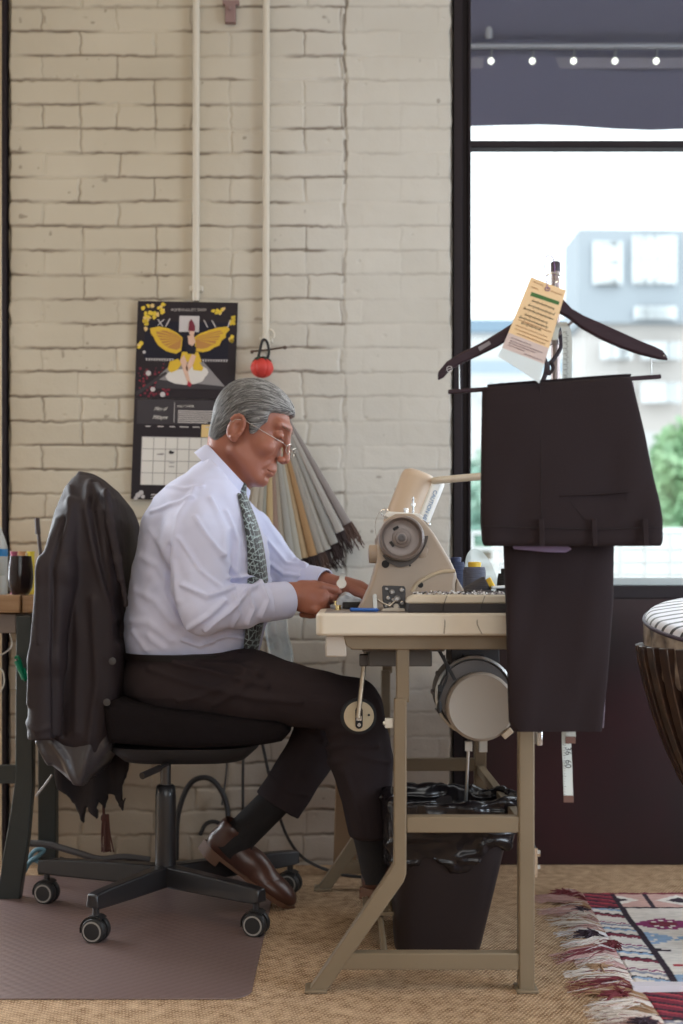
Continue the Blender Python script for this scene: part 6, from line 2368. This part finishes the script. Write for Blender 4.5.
# ================================================================== workbench at the left
WBY = 3.33
M_oak = mat('bench_wood', (.27, .155, .075), .5, var=(8, (.36, .22, .12), 1, (1, 1, 12)), bump=(30, .2, 3, (1, 1, 10)))
M_dkgreen = mat('bench_metal', (.022, .026, .024), .42)
wb = thing('workbench', 'wooden-topped workbench on dark green metal legs at the left edge', 'workbench', (-1.05, 3.5, 0))
zt = W(0, 595, WBY)[2]
zb = W(0, 613, WBY)[2]
m = MB(); m.bx(-1.6, W(20, 0, WBY)[0], WBY, 3.73, zb, zt); m.bx(W(21, 0, WBY)[0], W(36, 0, WBY)[0], WBY + .01, 3.73, zb, zt - .002)
obj('bench_top', m, M_oak, wb, bevel=.003)
m = MB(); m.bx(-1.6, W(18, 0, 3.38)[0], 3.36, 3.60, W(0, 633, 3.38)[2], zb - .002)
obj('drawer', m, mat('bench_drawer', (.20, .16, .14), .6), wb, bevel=.003)
m = MB(); m.pprism([(16, 616), (31, 616), (32.5, 700), (32.5, 786), (28, 840), (19, 901), (-3, 901), (2, 860), (10, 815), (15, 780), (15.5, 700)], WBY, .035)
obj('leg', m, M_dkgreen, wb, bevel=.003)
m = MB(); m.bx(W(36, 0, 3.6)[0], W(54, 0, 3.6)[0], 3.62, 3.66, 0, zb)
obj('leg', m, M_dkgreen, wb, bevel=.003)
m = MB(); m.bx(-1.6, W(15, 0, WBY)[0], WBY + .005, WBY + .03, W(0, 784, WBY)[2], W(0, 766, WBY)[2]); m.beam(V(26, 700, WBY + .02), V(40, 700, 3.63), .02, .02, (0, 0, 1))
obj('crossbar', m, M_dkgreen, wb, bevel=.002)
tz = zt
gl_ = thing('tumbler', 'dark smoked stemless glass half full on the workbench corner', 'glass', V(20.5, 593, 3.37))
c0 = Vector((W(20.5, 0, 3.38)[0], 3.38, tz))
m = MB(); m.lathe([(.020, 0), (.024, .003), (.032, .020), (.0345, .045), (.033, .075), (.029, .105), (.028, .105), (.0315, .075), (.033, .045), (.030, .021), (.018, .006)], c0, (0, 0, 1), 32)
gm = mat('smoked_glass', (.022, .014, .015), .08, alpha=.72)
obj('bowl', m, gm, gl_)
m = MB(); m.lathe([(.017, .0065), (.029, .021), (.0318, .044), (.0315, .05), (0, .05)], c0, (0, 0, 1), 32)
obj('drink', m, mat('dark_wine', (.015, .006, .007), .1), gl_)
bo = thing('water_bottle', 'clear plastic bottle with a blue band at the left edge of the workbench', 'bottle', (W(-4, 0, 3.40)[0], 3.42, tz))
c0 = Vector((W(-6, 0, 3.42)[0], 3.43, tz))
m = MB(); m.lathe([(.030, 0), (.034, .004), (.034, .05), (.033, .052), (.034, .054), (.034, .12), (.030, .145), (.018, .178), (.0135, .188), (.0135, .205)], c0, (0, 0, 1), 28)
obj('bottle_body', m, mat('bottle_plastic', (.55, .58, .58), .25, alpha=.8), bo)
m = MB(); m.lathe([(.0346, .105), (.0346, .125)], c0, (0, 0, 1), 28, cap=False)
obj('band', m, mat('band_blue', (.02, .20, .50), .4), bo)
for x, c, lab in ((14, (.35, .08, .16), 'pink-red thread reel on the workbench behind the glass'), (22, (.55, .30, .16), 'orange thread reel on the workbench behind the glass'), (31, (.68, .55, .05), 'yellow thread reel on the workbench behind the glass')):
    m = MB(); c0 = Vector((W(x, 0, 3.56)[0], 3.56, tz)); m.lathe([(.010, 0), (.010, .003), (.0095, .003), (.0095, .118), (.011, .118), (.011, .122), (.0, .122)], c0, (0, 0, 1), 16)
    obj('thread_reel', m, mat('reel%d' % x, c, .6), label=lab, cat='thread', group='thread reels behind the glass')
m = MB(); a = Vector((W(37, 0, 3.6)[0] - .0, 3.6, tz)); m.cyl(a + Vector((.02, 0, 0)), V(37.5, 521, 3.6), .005, n=10); m.cyl(V(38, 534, 3.6), V(37, 518, 3.6), .008, .007, n=10)
obj('brush', m, mat('brush_dark', (.04, .022, .02), .5), label='dark-tipped brush leaning upright on the workbench behind the jacket', cat='brush')
gc = thing('green_clip', 'green plastic clip hooked on the workbench leg', 'clip', V(20, 680, 3.32))
m = MB(); m.tube(spline([V(15, 658, 3.31), V(18, 657, 3.31), V(21, 664, 3.31), V(23, 674, 3.31), V(25, 680, 3.31), V(27, 676, 3.31), V(24, 668, 3.31)], 5), .007, n=8, flat=.6); m.tube([V(16, 661, 3.305), V(24, 679, 3.305)], .006, n=8)
obj('clip_arm', m, mat('clip_green', (.0, .17, .09), .3), gc)
m = MB(); m.ball(V(28, 672, 3.31), .006, 8)
obj('clip_pin', m, M_steel, gc)
cable('white wire hanging under the workbench drawer', [V(10, 632, 3.45), V(12, 645, 3.45), V(6, 652, 3.45), V(-2, 656, 3.45)], .002, mat('wire_white', (.6, .58, .54), .5))
cable('white wire curling under the workbench', [V(-2, 667, 3.45), V(3, 672, 3.45), V(4, 684, 3.45), V(-1, 694, 3.45)], .002, mat('wire_white', (.6, .58, .54), .5))
cable('pale stiff wire poking out below the jacket', [V(36, 796, 3.2), V(44, 786, 3.2), V(52, 775, 3.2)], .003, mat('wire_grey', (.35, .33, .32), .4))
cable('blue cord coiled on the floor behind the bench leg', [V(24, 872, 3.5), V(30, 862, 3.5), V(38, 856, 3.5), V(44, 850, 3.5), V(36, 850, 3.5), V(30, 858, 3.52), V(40, 862, 3.5)], .006, mat('cord_blue', (.10, .22, .28), .6))

# ================================================================== ribbed stool with cushion at the right
SC = Vector((1.035, 2.88, 0))
stl = thing('ribbed_stool', 'basket-shaped stool of curved wooden ribs at the right edge', 'stool', (SC.x, SC.y, .007))
M_rib = mat('rib_wood', (.040, .022, .019), .32, coat=.3, var=(30, (.12, .062, .034), .6))
zr = .700
prof_ = [(.350, zr), (.344, .66), (.330, .60), (.310, .53), (.284, .46), (.252, .39), (.212, .32), (.165, .25), (.13, .19), (.12, .13), (.15, .07), (.21, .012)]
NR = 38
for k in range(NR):
    a = 2 * PI * k / NR + .03
    d = Vector((math.cos(a), math.sin(a), 0))
    t = Vector((-d.y, d.x, 0))
    m = MB()
    R = []
    for r_, z in prof_:
        w_ = .0155 * (r_ / .35) ** .5
        p = SC + d * r_ + Vector((0, 0, z))
        R.append([p + t * w_, p - t * w_, p - t * w_ - d * .022, p + t * w_ - d * .022])
    m.rings(R)
    obj('rib', m, M_rib, stl, bevel=.0025)
m = MB()
for r_, z in ((.312, .60), (.235, .40), (.112, .19)):
    m.tube([SC + Vector((math.cos(t) * r_ * .97, math.sin(t) * r_ * .97, z)) for t in np.linspace(0, 2 * PI, 49)], .009, n=8, cap=False)
obj('hoop', m, M_rib, stl)
m = MB(); m.lathe([(.0, .625), (.305, .625), (.305, .645), (.0, .645)], SC, (0, 0, 1), 48)
obj('seat_board', m, M_rib, stl)


def f_cu(P):
    Q = P - np.array((SC.x, SC.y, .700))
    Q[:, 2] -= .17 * Q[:, 1] * (Q[:, 2] > -.2)
    r = np.hypot(Q[:, 0], Q[:, 1])
    dx = r - .306
    dz = np.abs(Q[:, 2] - .010 * (1 - (r / .28) ** 2)) - .046
    return np.minimum(np.maximum(dx, dz), 0) + np.hypot(np.maximum(dx, 0), np.maximum(dz, 0)) - .022


cu = displace(f_cu, nets(f_cu, (SC.x - .35, SC.y - .35, .58), (SC.x + .35, SC.y + .35, .87), .007), lambda P: .005 * vnoise(P, (44, 44, 10), 110) * (P[:, 2] - .17 * (P[:, 1] - 2.88) < .743))
cmat = mat('cushion_satin', (.62, .60, .64), .42)
nt = cmat.node_tree; N, L = nt.nodes, nt.links
gm_ = N.new('ShaderNodeNewGeometry'); sx_ = N.new('ShaderNodeSeparateXYZ'); L.new(gm_.outputs['Position'], sx_.inputs[0])
wv = N.new('ShaderNodeTexWave'); wv.bands_direction = 'Y'; wv.inputs['Scale'].default_value = 9; wv.inputs['Distortion'].default_value = 2.2
mp = N.new('ShaderNodeMapping'); mp.inputs['Rotation'].default_value = (0, 0, -.35)
tc = N.new('ShaderNodeTexCoord'); L.new(tc.outputs['Object'], mp.inputs[0]); L.new(mp.outputs[0], wv.inputs['Vector'])
rp = N.new('ShaderNodeValToRGB'); rp.color_ramp.elements[0].color = (.03, .025, .03, 1); rp.color_ramp.elements[0].position = .16; rp.color_ramp.elements[1].color = (.72, .70, .76, 1); rp.color_ramp.elements[1].position = .26
L.new(wv.outputs['Fac'], rp.inputs[0])
gt = N.new('ShaderNodeMath'); gt.operation = 'GREATER_THAN'; gt.inputs[1].default_value = .750 - .17 * 2.88
md = N.new('ShaderNodeMath'); md.operation = 'MULTIPLY_ADD'; md.inputs[1].default_value = -.17; L.new(sx_.outputs['Y'], md.inputs[0]); L.new(sx_.outputs['Z'], md.inputs[2]); L.new(md.outputs[0], gt.inputs[0])
ns = N.new('ShaderNodeTexNoise'); ns.inputs['Scale'].default_value = 25; L.new(tc.outputs['Object'], ns.inputs['Vector'])
r2 = N.new('ShaderNodeValToRGB'); r2.color_ramp.elements[0].color = (.10, .065, .05, 1); r2.color_ramp.elements[1].color = (.48, .38, .30, 1); r2.color_ramp.elements[0].position = .35; r2.color_ramp.elements[1].position = .65; L.new(ns.outputs['Fac'], r2.inputs[0])
mx = N.new('ShaderNodeMix'); mx.data_type = 'RGBA'; L.new(gt.outputs[0], mx.inputs[0]); L.new(r2.outputs[0], mx.inputs[6]); L.new(rp.outputs[0], mx.inputs[7])
L.new(mx.outputs[2], N['Principled BSDF'].inputs['Base Color'])
cs_ = thing('stool_cushion', 'round padded cushion with striped satin top on the ribbed stool', 'cushion', (SC.x, SC.y, .665))
obj('pad', cu, cmat, cs_, angle=180)
m = MB()
for z in (.746,):
    m.tube([SC + Vector((math.cos(t) * .328, math.sin(t) * .328, z + .17 * math.sin(t) * .328)) for t in np.linspace(0, 2 * PI, 73)], .0048, n=8, cap=False)
obj('piping', m, mat('piping_dark', (.06, .035, .06), .5), cs_)

# ================================================================== kilim rugs
PAL = dict(cream=(.76, .70, .65), pink=(.50, .30, .28), black=(.035, .022, .035), wine=(.20, .03, .055), blue=(.30, .43, .62), magenta=(.26, .04, .14), white=(.74, .71, .72), salmon=(.60, .38, .34), grey=(.30, .30, .38), red=(.42, .06, .08))


def kilim(x, y, x0, x1, y0, y1):
    """woven pattern in rug coordinates"""
    c = np.tile(np.array(PAL['cream']), (len(x), 1))
    u, v = x - x0, y - y0

    def put(mask, name):
        c[mask] = PAL[name]
    L = y1 - y0
    st = np.floor(v / .012) * .012                     # stepped edges of a flat weave
    # side border along the fringe: slanted wine / blue / cream bands
    sb = u < .085
    ph = np.mod(v + (u - .04) * .35 + .003 * np.sign(np.sin(u * 260)), .19)
    put(sb, 'cream')
    put(sb & (ph < .022), 'wine'); put(sb & (ph >= .022) & (ph < .030), 'black')
    put(sb & (ph > .058) & (ph < .072), 'blue'); put(sb & (ph > .072) & (ph < .078), 'black')
    put(sb & (ph > .100) & (ph < .116), 'grey'); put(sb & (ph > .125) & (ph < .133), 'magenta')
    put((u > .082) & (u < .098), 'black')
    # far border: salmon blocks with dark steps
    fb = v > L - .155
    bl_ = np.mod(u - .0, .165)
    put(fb & (u > .094), 'salmon')
    put(fb & (u > .094) & (bl_ < .014), 'black')
    cu_, cv_ = np.abs(bl_ - .088), np.abs(v - (L - .078))
    put(fb & (u > .094) & (cu_ + cv_ * 1.2 < .062), 'cream'); put(fb & (u > .094) & (cu_ + cv_ * 1.3 < .034), 'black')
    put(v > L - .018, 'wine'); put((v > L - .165) & (v < L - .150), 'black')
    put(fb & (u < .082), 'wine'); put(fb & (u < .082) & (np.mod(v + u * .5, .04) < .012), 'black'); put(fb & (u < .082) & (np.mod(v + u * .5, .04) > .030), 'red')
    # field: stepped lozenges in rows
    f = (u > .10) & (v < L - .17)
    us = np.floor(u / .010) * .010
    for k, (vc, nm, n2) in enumerate(((L - .32, 'magenta', 'wine'), (L - .44, 'blue', 'blue'), (L - .54, 'black', 'grey'), (L - .65, 'red', 'magenta'), (L - .75, 'blue', 'grey'))):
        uc = np.mod(us - .03 + k * .07, .26) - .13
        dv = np.abs(st - vc)
        put(f & (np.abs(uc) + dv * 2.0 < .105) & (np.mod(np.abs(uc) + dv, .040) < .030), nm)
        put(f & (np.abs(uc) + dv * 2.0 < .045), n2)
    return c


def rug(name, label, x0, x1, y0, y1, z, skew, seed):
    r = thing(name, label, 'rug', ((x0 + x1) / 2, (y0 + y1) / 2, .0005))
    h = .004
    nx, ny = int((x1 - x0) / h), int((y1 - y0) / h)
    X, Y = np.meshgrid(np.linspace(x0, x1, nx), np.linspace(y0, y1, ny))
    P = np.stack([X, Y, X * 0], -1)
    Z = z + .004 * (vnoise(P, 7, seed) * .5 + .5) + .0012 * vnoise(P, (90, 160, 1), seed + 1)
    e = (np.arange(nx) < 2)[None, :] | (np.arange(ny) < 1)[:, None] | (np.arange(ny) > ny - 2)[:, None]
    Z = np.where(e, .001, Z)
    Xs = X + skew * (Y - y1) + .006 * vnoise(P, (4, 14, 1), seed + 2)
    col = kilim(X.ravel(), Y.ravel(), x0, x1, y0, y1)
    col = col * (1 + .12 * vnoise(P, (60, 200, 1), seed + 3).reshape(-1, 1))
    i = np.arange(nx * ny).reshape(ny, nx)
    q = np.stack([i[:-1, :-1], i[:-1, 1:], i[1:, 1:], i[1:, :-1]], -1).reshape(-1, 4)
    obj('weave', (np.stack([Xs, Y, Z], -1).reshape(-1, 3), q), attr_mat('kilim_weave', .95, bump=(300, .3)), r, angle=180, cols=col)
    return r


def fringe(par, x0, y0, y1, n, seed, skew=0, yref=0):
    rg = np.random.default_rng(seed)
    cols = [((.62, .55, .50), 'cream'), ((.48, .30, .28), 'pink'), ((.17, .03, .04), 'wine'), ((.36, .22, .13), 'tan'), ((.05, .03, .045), 'dark'), ((.66, .62, .62), 'white')]
    ms = [mat('fringe_' + nm, c, .9) for c, nm in cols]
    nc = int((y1 - y0) / .042)
    clumps = []
    for c in range(nc):
        clumps.append((y0 + (c + .5) * (y1 - y0) / nc, rg.choice(6, p=[.32, .27, .04, .17, .01, .19]), rg.uniform(.06, .145), rg.normal() * .03))
    m = MB()
    for i in range(n):
        yc, ci, L_, dy = clumps[rg.integers(nc)]
        a = rg.uniform(-1, 1)
        m.cur = int(ci if rg.random() < .75 else int(rg.choice([0, 1, 3, 5, 2])))
        X0 = x0 + skew * (yc - yref)
        p0 = Vector((X0 + .008, yc + a * .016, .006))
        l = L_ * rg.uniform(.6, 1.1)
        zc = rg.uniform(.002, .012) * (1.4 if ci in (2, 4) else .8)
        p1 = p0 + Vector((-l * .35, a * .006 + dy * .3 + rg.normal() * .004, zc))
        p2 = p0 + Vector((-l * .7, a * .014 + dy * .7 + rg.normal() * .008, zc * .7))
        p3 = p0 + Vector((-l, a * .02 + dy + rg.normal() * .014, -.003))
        m.tube([p0, p1, p2, p3], [.0012, .0011, .0010, .0005], n=4)
    obj('fringe', m, ms, par, kind='stuff')
    # knotted tufts
    for k, (tx, ty, ci, s) in enumerate(((-.045, y1 - .03, 2, 1.1), (-.02, y1 - .20, 4, .8), (-.03, (y0 + y1) / 2 - .02, 4, 1.1), (.01, (y0 + y1) / 2 - .10, 2, .9), (-.05, y0 + .12, 3, .9))):
        m = MB()
        m.cur = 0
        for j in range(120):
            d = Vector((rg.normal() - .9, rg.normal() * .7, abs(rg.normal()) * .5)).normalized()
            c = Vector((x0 + skew * (ty - yref) + tx, ty, .010))
            m.tube([c, c + d * .012 * s, c + d * .022 * s + Vector((rg.normal() * .008 - .006, rg.normal() * .008, -.008))], [.0026, .0026, .0014], n=5)
        obj('tuft', m, ms[ci], par)


r1 = rug('kilim_rug', 'cream kilim rug with blue and wine motifs and a shaggy fringe, by the window', .645, 1.75, 2.580, 3.385, .005, .052, 200)
fringe(r1, .645, 2.58, 3.38, 1050, 7, .052, 3.385)
m = MB(); m.rings([[(x, 2.574 + .003 * math.sin(x * 20), .001), (x, 2.574 + .003 * math.sin(x * 20), .014), (x, 2.60, .015), (x, 2.60, .006)] for x in np.linspace(.60, 1.71, 40)])
obj('rolled_hem', m, mat('hem_white', (.66, .62, .68), .8), r1)
r2_ = rug('kilim_rug', 'second kilim rug with wine edge in the foreground, overlapped by the cream one', .610, 1.75, 1.70, 2.560, .004, .02, 300)
fringe(r2_, .610, 2.2, 2.55, 600, 9, .02, 2.565)
